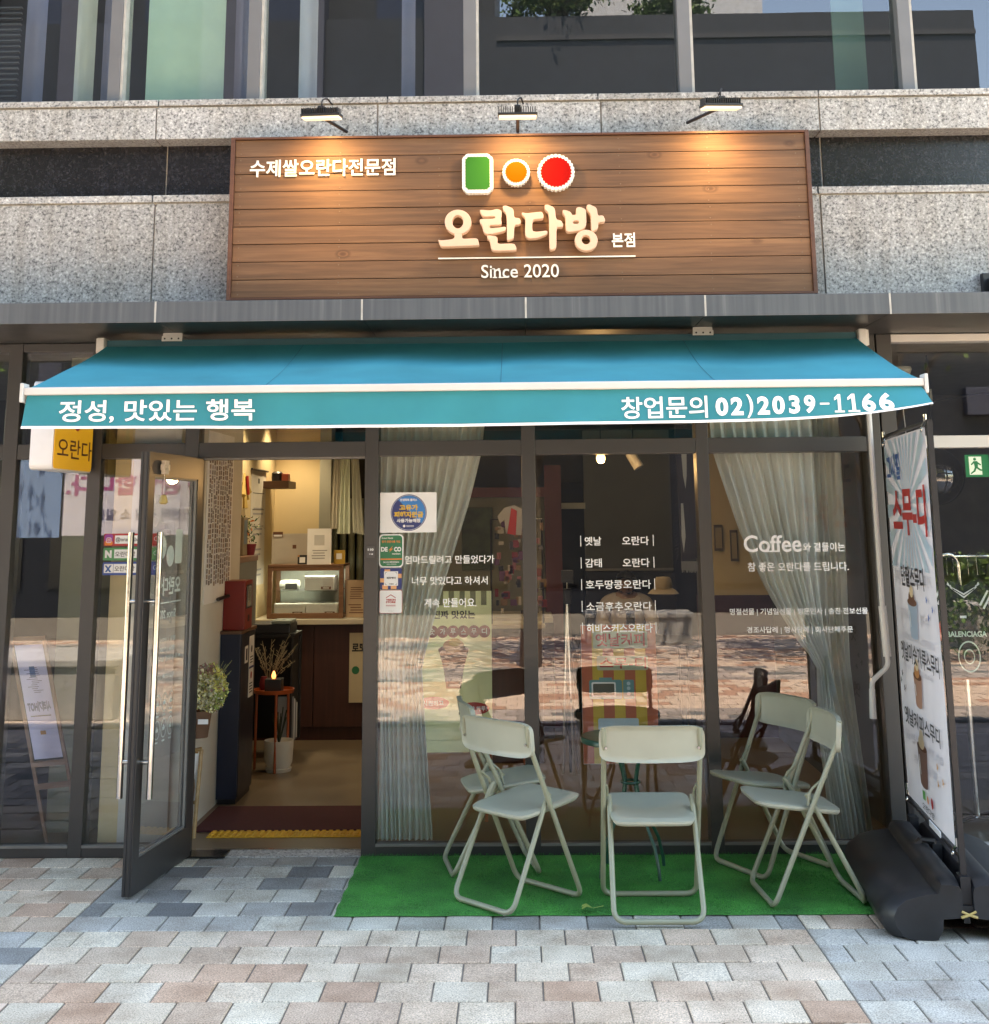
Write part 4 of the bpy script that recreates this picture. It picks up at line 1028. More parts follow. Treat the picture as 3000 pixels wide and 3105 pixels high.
for q in (.05, BL*.52, BL): cc.prism(rect(q-.035, q+.035, .10, .235), -.020, .020, BF)
cc.prism(rect(.03, BL+.05, .10, .13), -.02, .02, BF); cc.build('base_channel', BLK, bs)
wg = MB(); p0 = BF(BL+.062, .100, 0)
wg.tube([p0+Vector((-.032, 0, -.010)), p0, p0+Vector((.032, 0, -.010))], .006, 8); wg.tube([p0+Vector((-.028, 0, .012)), p0, p0+Vector((.028, 0, .012))], .005, 8)
wg.build('wing_nut', C_('brass', (.45, .33, .12), .3), bs, True)
bk = MB(); pm_ = BF(BL*.52, .245, .06); bk.tube([pm_, pm_+Vector((.05, -.03, .0))], .012, 8); bk.tube([BF(BL*.52, .24, .06), BF(BL*.52, .21, .10)], .02, 8); bk.build('filler_cap', BLKP, bs, True)
# cloth
A0, A1, Z0, Z1 = .055, BL-.035, .335, 2.045
def cloth(a, b, c=0):
    t = (a-A0)/(A1-A0); v = (b-Z0)/(Z1-Z0)
    wob = .003*sin(pi*v)*sin(2*pi*t*.9+.4)+.0015*sin(9*v+2*t)
    return BF(a-.0*v, b, .014+wob+c)
rows = [[cloth(A0+(A1-A0)*i/14, Z0+(Z1-Z0)*j/40) for i in range(15)] for j in range(41)]
MB().grid(rows).build('banner_cloth', fabric('banner_fabric', (.58, .55, .57), trans=.25), bs, True)
mb = MB()
def cp(poly, mat, c=.0055): return mb.add([cloth(a, b, c) for a, b in poly], [tuple(range(len(poly)))], mat)
WB = A1-A0; cxb, czb = (A0+A1)/2+.02, 1.72
for k in range(24):
    t0 = 2*pi*k/24; t1 = 2*pi*(k+.5)/24
    def lim(t):
        dx, dz = cos(t), sin(t); L = 9
        if dx > 0: L = min(L, (A1-.01-cxb)/dx)
        if dx < 0: L = min(L, (A0+.01-cxb)/dx)
        if dz > 0: L = min(L, (Z1-.01-czb)/dz)
        if dz < 0: L = min(L, (1.42-czb)/dz)
        return (cxb+dx*L, czb+dz*L)
    a_, b_ = lim(t0), lim(t1)
    cp([(cxb+.05*cos(t0), czb+.05*sin(t0)), a_, b_, (cxb+.05*cos(t1), czb+.05*sin(t1))], SKYB)
tx = lambda body, a0, a1, b0, b1, mat, bold, c=.009: textmb(mb, body, A0+WB*a0, A0+WB*a1, b0, b1, cloth, c0=c, bold=bold, mat=mat)
tx('그시절', .07, .42, 1.835, 1.965, BLU, .03)
tx('스무-디', .17, .95, 1.575, 1.80, RED, .04)
tx('단팥스무디', .27, .78, 1.335, 1.435, INK, .03)
tx('옛날미숫가루스무디', .13, .97, .985, 1.075, INK, .02)
tx('옛날커피스무디', .12, .88, .690, .770, INK, .02)
def cup(ac, zb, h, wt, body, topc, c=.0075):
    a = A0+WB*ac; w2 = wt*.5
    cp([(a-w2*.72, zb+.01), (a+w2*.72, zb+.01), (a+w2, zb+h), (a-w2, zb+h)], body, c)
    cp(circ(a, zb+.012, w2*.72, 16, .014), body, c+.0002)
    cp(circ(a, zb+h, w2, 18, .018), BRN, c+.0004)
    cp(circ(a-.005, zb+h+.02, w2*.62, 14, .030), topc, c+.0007); cp(circ(a+.005, zb+h+.05, w2*.4, 12, .028), C_('print_cream', (.7, .55, .35), .6), c+.001)
    cp([(a-w2*.55, zb+.05), (a-w2*.42, zb+.05), (a-w2*.55, zb+h-.04), (a-w2*.7, zb+h-.04)], PAPER, c+.0012)
cup(.47, 1.105, .165, .21, C_('cup_blue', (.34, .45, .58), .4), BRN)
cup(.47, .800, .140, .18, C_('cup_tan', (.38, .20, .14), .4), C_('print_caramel', (.5, .22, .08), .6))
cup(.47, .455, .175, .21, C_('cup_brown', (.20, .10, .08), .4), C_('print_cream', (.7, .55, .35), .6))
for a, b, m_ in ((.80, 1.30, BLU), (.92, 1.265, BLU), (.82, 1.225, BLU), (.12, .915, INK), (.08, .88, INK), (.16, .85, INK), (.78, .60, TAN), (.88, .555, TAN), (.78, .53, TAN)):
    cp(star(A0+WB*a, b, .022, .45, .3), m_, .0085)
cp(rect(A0+WB*.42, A0+WB*.48, .40, .44), LGRN, .0085); cp(circ(A0+WB*.53, .415, .018, 14), ORP, .0085); cp(circ(A0+WB*.62, .418, .024, 14), RED, .0085)
tx('오란다방', .40, .66, .355, .385, INK, .02)
mb.build('banner_print', None, bs)
# ghost of the print on the back side showing through
mb = MB()
mir = lambda a, b, c=0: cloth(A1+A0-a, b, c)
GH = C_('ghost_grey', (.50, .49, .53), .7)
for body, a0, a1, b0, b1 in (('커피 오란다 카페', .08, .92, 1.345, 1.41), ('수제 선물세트', .20, .85, 1.17, 1.23), ('오란다 4,000원', .12, .80, 1.085, 1.12), ('수제오란다 10개', .2, .85, .945, .97), ('08:30 오시는길', .12, .90, .615, .66), ('평일 운영', .25, .75, .53, .57)):
    textmb(mb, body, A0+WB*a0, A0+WB*a1, b0, b1, mir, c0=.0035, bold=.01, mat=GH)
mb.build('show_through_print', None, bs)
cl = MB()
for a, z in ((0.02, 2.06), (BL-.02, 2.07), (0.02, .35), (BL-.02, .34)):
    cl.tube([BF(a+(.03 if a < .5 else -.03), z-.02, .02), BF(a, z, .012), BF(a, z+.03, .012)], .007, 8)
    cl.tube([BF(a+(.045 if a < .5 else -.025)+.01*cos(t), z-.035+.01*sin(t), .026) for t in [2*pi*k/10 for k in range(10)]], .003, 6, closed=True)
cl.build('banner_clip', STEEL, bs, True)
MB().prism(rect(.55, .78, .30, .325), .014, .018, BF).build('banner_tape', PAPER, bs)

# ================================================================== INTERIOR THINGS (seen through the doorway)
t = thing('door_mat', 'dark burgundy ribbed door mat inside the open doorway', 'mat', (-1.3, .8, 0))
mb = MB(); mb.bbox(-1.80, -.86, .53, 1.13, .001, .012, .003)
mb.build('mat_pad', BURG, t)
tt = thing('tactile_strip', 'yellow tactile warning strip across the entrance floor', 'tactile strip', (-1.28, .48, 0))
for k in range(6):
    x0 = -1.70+k*.15
    if x0 > -.9: break
    m_ = MB().bbox(x0+.001, x0+.149, .40, .555, .001, .006, .0015)
    for i in range(4):
        for j in range(4): m_.lathe([(.014, .006), (.012, .0105), (.008, .0112), (0, .0112)], x0+.0187+i*.0375, .42+j*.038, 8, cap=False)
    m_.build('tactile_tile', YEL, tt)
cb = thing('navy_cabinet', 'tall narrow navy cabinet with brown wooden top, beside the doorway', 'cabinet', (-1.77, 1.4, 0))
MB().bbox(-1.838, -1.715, 1.22, 1.66, .03, .985, .003).build('carcass', NAVY, cb); MB().box(-1.83, -1.722, 1.235, 1.65, 0, .03).build('plinth', BLK, cb)
MB().box(-1.7145, -1.7105, 1.235, 1.65, .04, .98).build('door_panel', C_('navy_dark', (.008, .013, .028), .35), cb)
MB().bbox(-1.842, -1.705, 1.21, 1.67, .985, 1.003, .002).build('top', WBR, cb)
SF = frame((-1.7100, 1.235, 0), (0, 1, 0))
def poster_thing(name, label, cat, fr, a0, a1, b0, b1, mat, drawf=None, th=.002, group=None):
    o = thing(name, label, cat, fr(a0, b0), group); MB().prism(rect(a0, a1, b0, b1), 0, th, fr).build('sheet', mat, o)
    if drawf: m_ = MB(); drawf(m_, fr, th+.0006); m_.build('print', None, o)
    return o
def lines(m_, fr, c, a0, a1, b0, b1, n, mat, fill=.7):
    for k in range(n):
        z = b1-(b1-b0)*(k+.5)/n; q = R_.uniform(.0, .15)*(a1-a0)
        m_.prism(rect(a0+q, a1-R_.uniform(0, .2)*(a1-a0), z-(b1-b0)/n*.18, z+(b1-b0)/n*.18), c, c+.0003, fr, mat)
def d1(m_, fr, c):
    m_.prism(circ(.30, .87, .022, 12), c, c+.0003, fr, INK); lines(m_, fr, c, .25, .35, .78, .83, 3, INK); m_.prism(circ(.30, .71, .022, 12), c, c+.0003, fr, RED); lines(m_, fr, c, .25, .35, .60, .67, 4, INK); m_.prism(rect(.232, .368, .752, .765), c, c+.0003, fr, NAVP)
poster_thing('pictogram_sheet', 'narrow white pictogram sheet on the side of the navy cabinet', 'poster', SF, .23, .37, .58, .95, PAPER, d1)
poster_thing('small_label', 'tiny white label with a dark mark at the top of the navy cabinet side', 'label', SF, .10, .19, .80, .90, PAPER, lambda m_, fr, c: m_.prism(rect(.125, .165, .815, .885), c, c+.0003, fr, INK))
rb = thing('red_dispenser', 'dark red metal box with a small glass window standing on the navy cabinet', 'dispenser', (-1.76, 1.35, 1.0))
MB().bbox(-1.84, -1.705, 1.27, 1.50, 1.004, 1.30, .004).build('body', REDB, rb)
MB().box(-1.7048, -1.7025, 1.31, 1.47, 1.13, 1.275).build('window_frame', BLK, rb); MB().box(-1.7024, -1.7010, 1.32, 1.46, 1.14, 1.265).build('window', C_('tinted_pane', (.12, .17, .2), .1), rb)
MB().box(-1.7048, -1.7030, 1.37, 1.41, 1.05, 1.09).build('lock', BLK, rb)
# photo strips on a board
pb = thing('photo_board', 'white wall board crowded with small photo strips just inside the door', 'notice board', (-1.835, 1.05, 1.7))
LFm = frame((-1.838, 0, 0), (0, 1, 0))
MB().prism(rect(.73, 1.42, 1.19, 2.2), 0, .004, LFm).build('board', PAPER, pb)
PC = [C_('photo_dark', (.035, .03, .035), .4), C_('photo_skin', (.36, .24, .18), .5), C_('photo_grey', (.20, .19, .21), .5), C_('photo_lilac', (.42, .38, .46), .5), C_('photo_brown', (.12, .08, .07), .5)]
for rw in range(9):
    z1 = 2.10-rw*.088
    for k in range(11):
        a = .755+k*.058+R_.uniform(-.008, .008); zt = z1+R_.uniform(-.012, .008); m_ = MB(); wd = .043; lay = .005+.0011*((k+rw) % 3)
        m_.prism(rect(a, a+wd, zt-.102, zt), lay, lay+.0006, LFm, PAPER)
        for q in range(3):
            zb = zt-.008-.031*q; m_.prism(rect(a+.004, a+wd-.004, zb-.026, zb), lay+.0007, lay+.0010, LFm, R_.choice(PC[1:]))
            cx_ = a+wd/2+R_.uniform(-.008, .008); rr_ = R_.uniform(.005, .0105); m_.prism(circ(cx_, zb-.010-R_.uniform(0, .005), rr_, 8, rr_*R_.uniform(.8, 1.2)), lay+.0011, lay+.0013, LFm, R_.choice([PC[0], PC[0], PC[4], PC[2]])); m_.prism(circ(cx_, zb-.013, rr_*.6, 8), lay+.0014, lay+.0016, LFm, PC[1])
        m_.build('photo_strip', None, pb)
mk = thing('marker_tag', 'black strip with a yellow end stuck under the photo board', 'tag', LFm(1.0, 1.21))
MB().tube([LFm(1.02, 1.205, .02), LFm(1.30, 1.212, .03)], .011, 8).build('strip', BLK, mk); MB().tube([LFm(1.30, 1.212, .03), LFm(1.38, 1.22, .03)], .016, 8).build('cap', C_('yellow_cap', (.75, .70, .03), .5), mk)
# wall things on the left cream wall x=-2.1
LW2 = frame((-2.098, 0, 0), (0, 1, 0))
scp = poster_thing('menu_scroll', 'long narrow white hanging price scroll on the cream side wall', 'scroll', LW2, 3.28, 3.86, 1.16, 2.06, C_('scroll_cloth', (.60, .57, .50), .8),
    lambda m_, fr, c: [lines(m_, fr, c, 3.36, 3.78, 1.22+k*.16, 1.30+k*.16, 2, GRY) for k in range(4)]+[m_.prism(rect(3.34, 3.80, 1.88-.13*k, 1.885-.13*k), c, c+.0004, fr, INK) for k in range(3)]+[m_.prism(rect(3.54, 3.60, 1.96, 2.0), c, c+.0004, fr, INK)])
MB().tube([LW2(3.24, 2.065, .01), LW2(3.90, 2.065, .01)], .009, 8).build('hanging_rod', BLK, scp)
df = thing('dried_bouquet', 'small dried flower bouquet hanging upside down on the cream wall', 'dried flowers', LW2(2.9, 1.9))
m_ = MB()
for a, dx, dz in ((0, -.13, -.17), (1, -.03, -.26), (2, .10, -.14), (3, .02, -.20)):
    m_.tube([LW2(2.92, 2.02, .02), LW2(2.92+dx*.6, 2.02+dz*.6, .03), LW2(2.92+dx, 2.02+dz, .04)], .012, 6, rs=[.006, .012, .022])
m_.build('stem', C_('straw', (.45, .32, .10), .8), df); MB().tube([LW2(2.92, 2.0, .04), LW2(2.93, 1.86, .05)], .012, 6).build('ribbon', RED, df)
sh = thing('wall_shelf', 'small red-brown floating wooden shelf in the corner of the cream wall', 'shelf', (-2.0, 3.95, 1.93))
MB().bbox(-2.098, -1.885, 3.75, 4.10, 1.925, 1.985, .003).build('board', WBR, sh)
j = thing('dark_tin', 'round dark tin standing on the small wall shelf', 'tin', (-2.02, 3.85, 1.985)); MB().lathe([(.045, 1.986), (.048, 2.0), (.048, 2.05), (.03, 2.065), (0, 2.066)], -2.0, 3.86, 16).build('can', BLK, j, True)
j = thing('red_packet', 'small red and cream packet on the right of the wall shelf', 'packet', (-1.93, 3.85, 1.985)); MB().bbox(-1.955, -1.90, 3.80, 3.90, 1.986, 2.045, .006).build('pack', C_('packet_red', (.5, .12, .07), .5), j)
rk = thing('gift_rack', 'brown side rack with leaflets against the cream wall', 'rack', (-2.0, 2.4, 0))
MB().bbox(-2.09, -1.93, 2.0, 2.75, .02, 1.38, .004).build('carcass', C_('rack_grey', (.16, .15, .13), .6), rk); MB().bbox(-2.095, -1.925, 1.99, 2.76, 1.38, 1.42, .003).build('top', WBR, rk)
for i, (y, h, mm, lab) in enumerate(((2.10, .30, BLK, 'dark upright gift box leaning on the rack, nearest the photo board'), (2.55, .27, C_('kraft', (.25, .20, .13), .8), 'brown upright gift box on the rack beside the plant'))):
    j = thing('gift_box', lab, 'box', (-2.0, y, 1.42), 'gift boxes on the rack'); MB().bbox(-2.08, -1.98, y-.08, y+.08, 1.422, 1.422+h, .004).build('body', mm, j)
    MB().box(-1.9795, -1.978, y-.05, y+.05, 1.50, 1.422+h-.02).build('face_label', C_('box_blue', (.13, .17, .20), .6), j)
pt = thing('orange_plant', 'little potted plant with orange blooms on the rack', 'plant', (-1.97, 2.66, 1.42))
MB().lathe([(.035, 1.421), (.05, 1.50), (.045, 1.50), (.0, 1.49)], -1.97, 2.66, 14).build('pot', MAR, pt, True)
m_ = MB()
for k in range(90):
    a = R_.uniform(0, 6.28); r = R_.uniform(.01, .10); z = 1.50+R_.uniform(0, .2); p = Vector((-1.97+r*cos(a), 2.66+r*sin(a), z)); s_ = .016
    d1_, d2_ = Vector((R_.uniform(-1, 1), R_.uniform(-1, 1), R_.uniform(-1, 1))).normalized()*s_, Vector((R_.uniform(-1, 1), R_.uniform(-1, 1), R_.uniform(-1, 1))).normalized()*s_*.5
    m_.add([p-d1_, p+d2_, p+d1_, p-d2_], [(0, 1, 2, 3)], C_('leafy', (.03, .08, .015), .6) if R_.random() < .8 else ORP)
m_.build('foliage', None, pt)
# counter
ct = thing('service_counter', 'long dark red-brown service counter with a pale top at the back of the shop', 'counter', (-.8, 3.8, 0))
MB().bbox(-2.09, .26, 3.40, 4.15, .868, .908, .004).build('counter_top', COUNT, ct)
for k in range(5): MB().bbox(-2.08+k*.47+.003, -2.08+(k+1)*.47-.003, 3.47, 3.50, .10, .862, .003).build('front_panel', WAL, ct)
MB().box(-2.08, .26, 3.5, 4.1, 0, .865).build('carcass', WAL, ct)
pp = poster_thing('floor_poster', 'cream poster with bold Korean lettering at the foot of the counter', 'poster', frame((0, 3.46, 0)), -1.33, -1.13, .28, .80, C_('cream_paper', (.55, .48, .34), .7), lambda m_, fr, c: (textmb(m_, '로또', -1.31, -1.20, .66, .72, fr, c0=c, bold=.04, mat=INK), m_.prism(circ(-1.28, .52, .03, 14), c, c+.0004, fr, GRN)))
# display case
dc = thing('display_case', 'lit wooden glass display case standing on the counter', 'display case', (-1.68, 3.6, .91))
x0, x1, y0, y1, z0, z1 = -1.985, -1.385, 3.46, 3.86, .911, 1.305
f = MB()
for x in (x0, x1-.035): f.bbox(x, x+.035, y0, y0+.03, z0, z1, .003).bbox(x, x+.035, y1-.03, y1, z0, z1, .003)
f.bbox(x0+.036, x1-.036, y0, y0+.03, z0, z0+.04, .003).bbox(x0+.036, x1-.036, y0, y0+.03, z1-.03, z1, .003); f.build('frame', WBR, dc)
MB().box(x0, x1, y0+.031, y1-.031, z0, z0+.02).build('base_board', WBR, dc); MB().box(x0, x1, y0-.004, y1, z1+.001, z1+.016).build('top_board', WBR, dc)
MB().box(x0+.036, x1-.036, y1-.012, y1-.002, z0+.02, z1-.03).build('back_panel', C_('case_back', (.35, .38, .36), .5), dc)
MB().box(x0+.036, x1-.036, y0+.032, y1-.04, 1.115, 1.121).build('glass_shelf', GLN, dc)
MB().box(x0+.036, x1-.036, y0+.010, y0+.014, z0+.041, z1-.031).build('front_glass', GLN, dc)
MB().box(x0+.05, x1-.05, y0+.04, y0+.06, z1-.022, z1-.010).build('led_tube', E_CAS, dc)
li = bpy.data.lights.new('case_light', 'AREA'); li.shape = 'RECTANGLE'; li.size = .5; li.size_y = .03; li.energy = .35; li.color = (.93, 1, .92)
lo = bpy.data.objects.new('case_light', li); COL.objects.link(lo); lo.location = (-1.685, 3.53, 1.275); lo.rotation_euler = (radians(12), 0, 0)
def wbox(lab, x0, x1, y0, y1, z0, z1):
    j = thing('gift_carton', lab, 'box', ((x0+x1)/2, y0, z0), 'white cartons in the display case'); MB().bbox(x0, x1, y0, y1, z0, z1-.004, .003).build('body', PAPER, j); MB().bbox(x0-.002, x1+.002, y0-.002, y1+.002, z1-.004-.022, z1, .003).build('lid', PAPER, j)
    FR = frame((0, y0-.003, 0)); m_ = MB(); cx_ = (x0+x1)/2; m_.prism(rect(x1-.10, x1-.02, z0+.008, z0+.028), 0, .0008, FR, BRN); m_.prism(rect(x1-.085, x1-.035, z0+.013, z0+.022), .0009, .0013, FR, PAPER); m_.build('label_band', None, j)
    TP = lambda a, b, c=0: Vector((a, b, z1+c)); m_ = MB(); m_.prism(rect(cx_-.02, cx_+.02, (y0+y1)/2-.012, (y0+y1)/2+.012), .0003, .001, TP, GRY); m_.build('lid_mark', None, j)
wbox('large white carton, lower left in the lit display case', -1.935, -1.69, 3.50, 3.74, .9315, 1.02)
wbox('large white carton, lower right in the lit display case', -1.685, -1.435, 3.50, 3.74, .9315, 1.02)
wbox('white carton on the upper glass shelf of the display case', -1.70, -1.47, 3.52, 3.74, 1.1215, 1.23)
j = thing('sweet_bag', 'clear bag of sweets on the upper shelf of the display case', 'bag', (-1.84, 3.6, 1.1215))
MB().bbox(-1.915, -1.745, 3.56, 3.64, 1.122, 1.20, .03).build('bag', C_('bag_film', (.5, .52, .50), .25), j); MB().box(-1.86, -1.765, 3.551, 3.556, 1.13, 1.175).build('tag', INK, j)
CFR = frame((0, 3.50, 0))
cs = poster_thing('counter_screen', 'plain white acrylic board standing behind the display case', 'board', frame((0, 3.74, 0)), -2.01, -1.72, 1.322, 1.56, C_('acrylic', (.50, .46, .40), .4), lambda m_, fr, c: m_.prism(rect(-1.84, -1.81, 1.44, 1.47), c, c+.0004, fr, BRN))
poster_thing('price_tab', 'brown and white tab on the corner of the white board', 'tag', frame((0, 3.73, 0)), -2.00, -1.92, 1.535, 1.575, BRN, lambda m_, fr, c: m_.prism(rect(-1.995, -1.925, 1.537, 1.552), c, c+.0004, fr, PAPER))
poster_thing('payment_board', 'upright white notice board with small print on top of the display case', 'notice', frame((0, 3.56, 0), (1, .05, 0)), -1.68, -1.49, 1.322, 1.60, PAPER, lambda m_, fr, c: (lines(m_, fr, c, -1.65, -1.52, 1.36, 1.44, 4, GRY), m_.prism(rect(-1.625, -1.545, 1.47, 1.55), c, c+.0004, fr, C_('pale_grey_print', (.5, .5, .5), .6))))
poster_thing('small_pay_card', 'small dark card with peach corners on top of the display case', 'card', frame((0, 3.52, 0)), -1.76, -1.685, 1.322, 1.395, INK, lambda m_, fr, c: (m_.prism(rect(-1.745, -1.70, 1.335, 1.378), c, c+.0004, fr, PAPER), m_.prism(rect(-1.76, -1.745, 1.38, 1.395), c, c+.0004, fr, TAN)))
poster_thing('yellow_card', 'yellow pay card at the right end of the display case top', 'card', frame((0, 3.54, 0)), -1.475, -1.385, 1.322, 1.43, C_('card_yellow', (.5, .32, .06), .6), lambda m_, fr, c: m_.prism(rect(-1.455, -1.41, 1.36, 1.405), c, c+.0004, fr, PAPER))
poster_thing('clipboard_menu', 'tan clipboard menu leaning on the counter right of the display case', 'menu', frame((0, 3.42, 0), (1, -.06, 0)), -1.37, -1.21, .912, 1.20, C_('kraft_menu', (.42, .30, .20), .7), lambda m_, fr, c: (lines(m_, fr, c, -1.35, -1.23, 1.05, 1.15, 6, BRN), lines(m_, fr, c, -1.35, -1.23, .94, 1.02, 4, BRN)))
# table with oil burner, branch, planter
st = thing('side_table', 'small orange metal side table inside the entrance', 'table', (-1.69, 2.3, 0))
MB().lathe([(0, .505), (.135, .505), (.14, .53), (.135, .53), (.13, .512), (0, .512)], -1.70, 2.30, 32).build('tray_top', ORNG, st, True)
for k in range(3):
    a = radians(-72+120*k); MB().tube([(-1.70+.125*cos(a), 2.30+.125*sin(a), .505), (-1.70+.13*cos(a), 2.30+.13*sin(a), .0)], .009, 8).build('leg', ORNG, st, True)
ob = thing('flame_diffuser', 'black box diffuser with a small orange glow on the side table', 'diffuser', (-1.69, 2.28, .512)); MB().bbox(-1.755, -1.64, 2.24, 2.34, .513, .600, .006).build('body', BLK, ob)
MB().lathe([(.010, .600), (.016, .615), (.011, .635), (.003, .65), (0, .652)], -1.70, 2.28, 12).build('flame', emis('flame_glow', (1, .28, .08), .5), ob, True)
br = thing('dried_branches', 'spray of pale dried branches behind the side table', 'dried branches', (-1.72, 2.42, .52))
m_ = MB()
for k in range(16):
    a0, a1 = R_.uniform(-.5, .9), R_.uniform(-.4, .4); L = R_.uniform(.22, .40); base = Vector((-1.76, 2.42, .55)); tip = base+Vector((sin(a0)*L, a1*.15, cos(a0)*L)); m_.tube([base, base.lerp(tip, .5)+Vector((0, 0, .02)), tip], .002, 5)
    for q in range(7):
        p = base.lerp(tip, .35+q*.09); dd = Vector((R_.uniform(-.03, .03), R_.uniform(-.02, .02), R_.uniform(.01, .035))); m_.tube([p, p+dd], .0022, 4)
m_.build('branch', C_('dry_branch', (.30, .26, .17), .8), br); MB().lathe([(.03, .513), (.035, .55), (.02, .60), (.0, .60)], -1.79, 2.40, 12).build('vase', MAR, br, True)
wp = thing('white_planter', 'white ceramic plant pot with saucer on the floor under the side table', 'plant pot', (-1.655, 2.30, 0))
MB().lathe([(.075, .02), (.094, .06), (.10, .20), (.094, .20), (.085, .17), (0, .17)], -1.652, 2.27, 28).build('pot', CER, wp, True); MB().lathe([(0, .0), (.085, .0), (.09, .022), (.0, .022)], -1.652, 2.27, 28).build('saucer', CER, wp, True)
m_ = MB()
for k in range(12): a = R_.uniform(0, 6.28); m_.tube([(-1.652, 2.27, .17), (-1.652+.05*cos(a), 2.27+.05*sin(a), .30+R_.uniform(0, .12))], .004, 5)
m_.build('stems', C_('dark_stem', (.02, .03, .015), .6), wp)
bc = thing('black_drawer_unit', 'black open drawer unit behind the side table holding magazines', 'cabinet', (-1.78, 3.0, 0))
MB().bbox(-2.05, -1.63, 2.98, 3.02, .10, .86, .003).bbox(-2.05, -1.63, 2.70, 2.98, .835, .86, .003).bbox(-2.05, -1.65, 2.70, 2.98, .44, .46, .003).bbox(-1.66, -1.645, 2.70, 2.98, .10, .835, .003).build('carcass', C_('black_wood', (.012, .011, .012), .5), bc)
MB().box(-1.66, -1.64, 2.72, 2.74, 0, .1).build('leg', BLK, bc)
for k in range(4):
    j = thing('magazine', ['white magazine nearest the doorway in the black drawer unit', 'grey magazine, second from the doorway in the black drawer unit', 'white magazine, third from the doorway in the black drawer unit', 'grey magazine farthest back in the black drawer unit'][k], 'magazine', (-1.64+.0, 2.74+k*.05, .12), 'magazines in the drawer unit'); MB().box(-1.75, -1.635, 2.735+k*.05, 2.75+k*.05, .12, .42-.02*k).build('cover', PAPER if k % 2 else GRY, j)
prn = thing('desktop_printer', 'flat black and grey printer on top of the black drawer unit', 'printer', (-1.8, 2.8, .86))
MB().bbox(-1.98, -1.66, 2.68, 2.98, .862, .93, .01).build('body', BLK, prn); MB().bbox(-1.80, -1.655, 2.67, 2.90, .932, .955, .006, M=None).build('control_panel', C_('panel_grey', (.20, .24, .22), .3), prn)
# towels on a line
for i, (xa, xb, zt, zb, mm, lab) in enumerate(((-1.452, -1.405, 2.215, 1.60, TOW, 'beige towel, leftmost on the clothes line'), (-1.402, -1.325, 2.205, 1.56, TOW2, 'pale green towel, middle of the three on the line'), (-1.318, -1.255, 2.16, 1.57, CURW, 'off-white towel, rightmost on the clothes line'))):
    rows = [[(xa-.02*v*(1 if i < 2 else -1)+(xb+.03*v-xa)*s_/12, 3.3+.012*sin(s_*1.4+i), zt+(zb-zt)*v-.02*(s_/12 if i == 2 else 0)) for s_ in range(13)] for v in [k/10 for k in range(11)]]
    j = MB().grid(rows).build('hanging_towel', mm, None, True); tag(j, lab, 'towel', 'towels on the clothes line')
pi_ = thing('pipe_partition', 'row of pale vertical pipes screening the kitchen', 'screen', (-1.3, 4.6, .9))
for k in range(8): MB().tube([(-1.62+k*.075, 4.6, .9), (-1.62+k*.075, 4.6, 1.85)], .03, 10).build('pipe', C_('pipe_pale', (.30, .33, .24), .5), pi_, True)
# basket of dried flowers by the door hinge, frame below
fb = thing('flower_basket', 'basket of cream and green dried flowers hanging beside the door hinge', 'flower basket', (-1.70, .33, .7))
FC = [C_('flower_cream', (.60, .56, .36), .8), C_('flower_green', (.34, .40, .12), .8), C_('flower_dusty', (.28, .14, .12), .8), C_('flower_yellow', (.62, .56, .16), .8), C_('flower_pale', (.50, .48, .36), .8)]
m_ = MB()
for k in range(3200):
    a, b_ = R_.uniform(0, 6.28), R_.uniform(-1, 1); r = R_.random()**.4; q = (1-b_*b_)**.5
    p = Vector((-1.700+.105*r*q*cos(a), .36+.085*r*q*sin(a), .775+.135*r*b_)); s_ = R_.uniform(.005, .013)
    d1_, d2_ = Vector((R_.uniform(-1, 1), R_.uniform(-1, 1), R_.uniform(-1, 1))).normalized()*s_, Vector((R_.uniform(-1, 1), R_.uniform(-1, 1), R_.uniform(-1, 1))).normalized()*s_*.7
    zone = 1 if p.x > -1.66 and p.z < .76 else 3 if p.x > -1.66 else 2 if p.z > .85 else 0
    m_.add([p-d1_, p+d2_, p+d1_, p-d2_], [(0, 1, 2, 3)], FC[zone] if R_.random() < .6 else R_.choice(FC))
m_.build('blossoms', None, fb)
m_ = MB()
for k in range(60):
    a = R_.uniform(0, 6.28); b_ = R_.uniform(-.3, 1); m_.tube([(-1.70, .36, .76), (-1.70+.12*cos(a), .36+.09*sin(a), .78+.14*b_)], .0009, 4)
m_.build('stems', C_('dry_stem', (.38, .40, .18), .8), fb)
MB().lathe([(.05, .52), (.07, .66), (.06, .66), (0, .62)], -1.75, .37, 16).build('basket', C_('wicker', (.12, .06, .035), .8), fb, True); MB().box(-1.735, -1.68, .28, .285, .60, .625, M=None).build('gift_tag', PAPER, fb)
ef = thing('wooden_easel', 'small light wooden easel frame standing inside the door by the wall', 'easel', (-1.76, .55, 0))
MB().tube([(-1.80, .42, .0), (-1.79, .50, .44)], .010, 8).tube([(-1.765, .40, 0), (-1.755, .47, .44)], .011, 8).tube([(-1.83, .46, .43), (-1.75, .46, .445)], .010, 8).tube([(-1.83, .44, .16), (-1.755, .44, .18)], .009, 8).build('frame', OAK, ef)
MB().prism(rect(-1.83, -1.762, .17, .42), -.47, -.465, FACE).build('white_board', PAPER, ef)

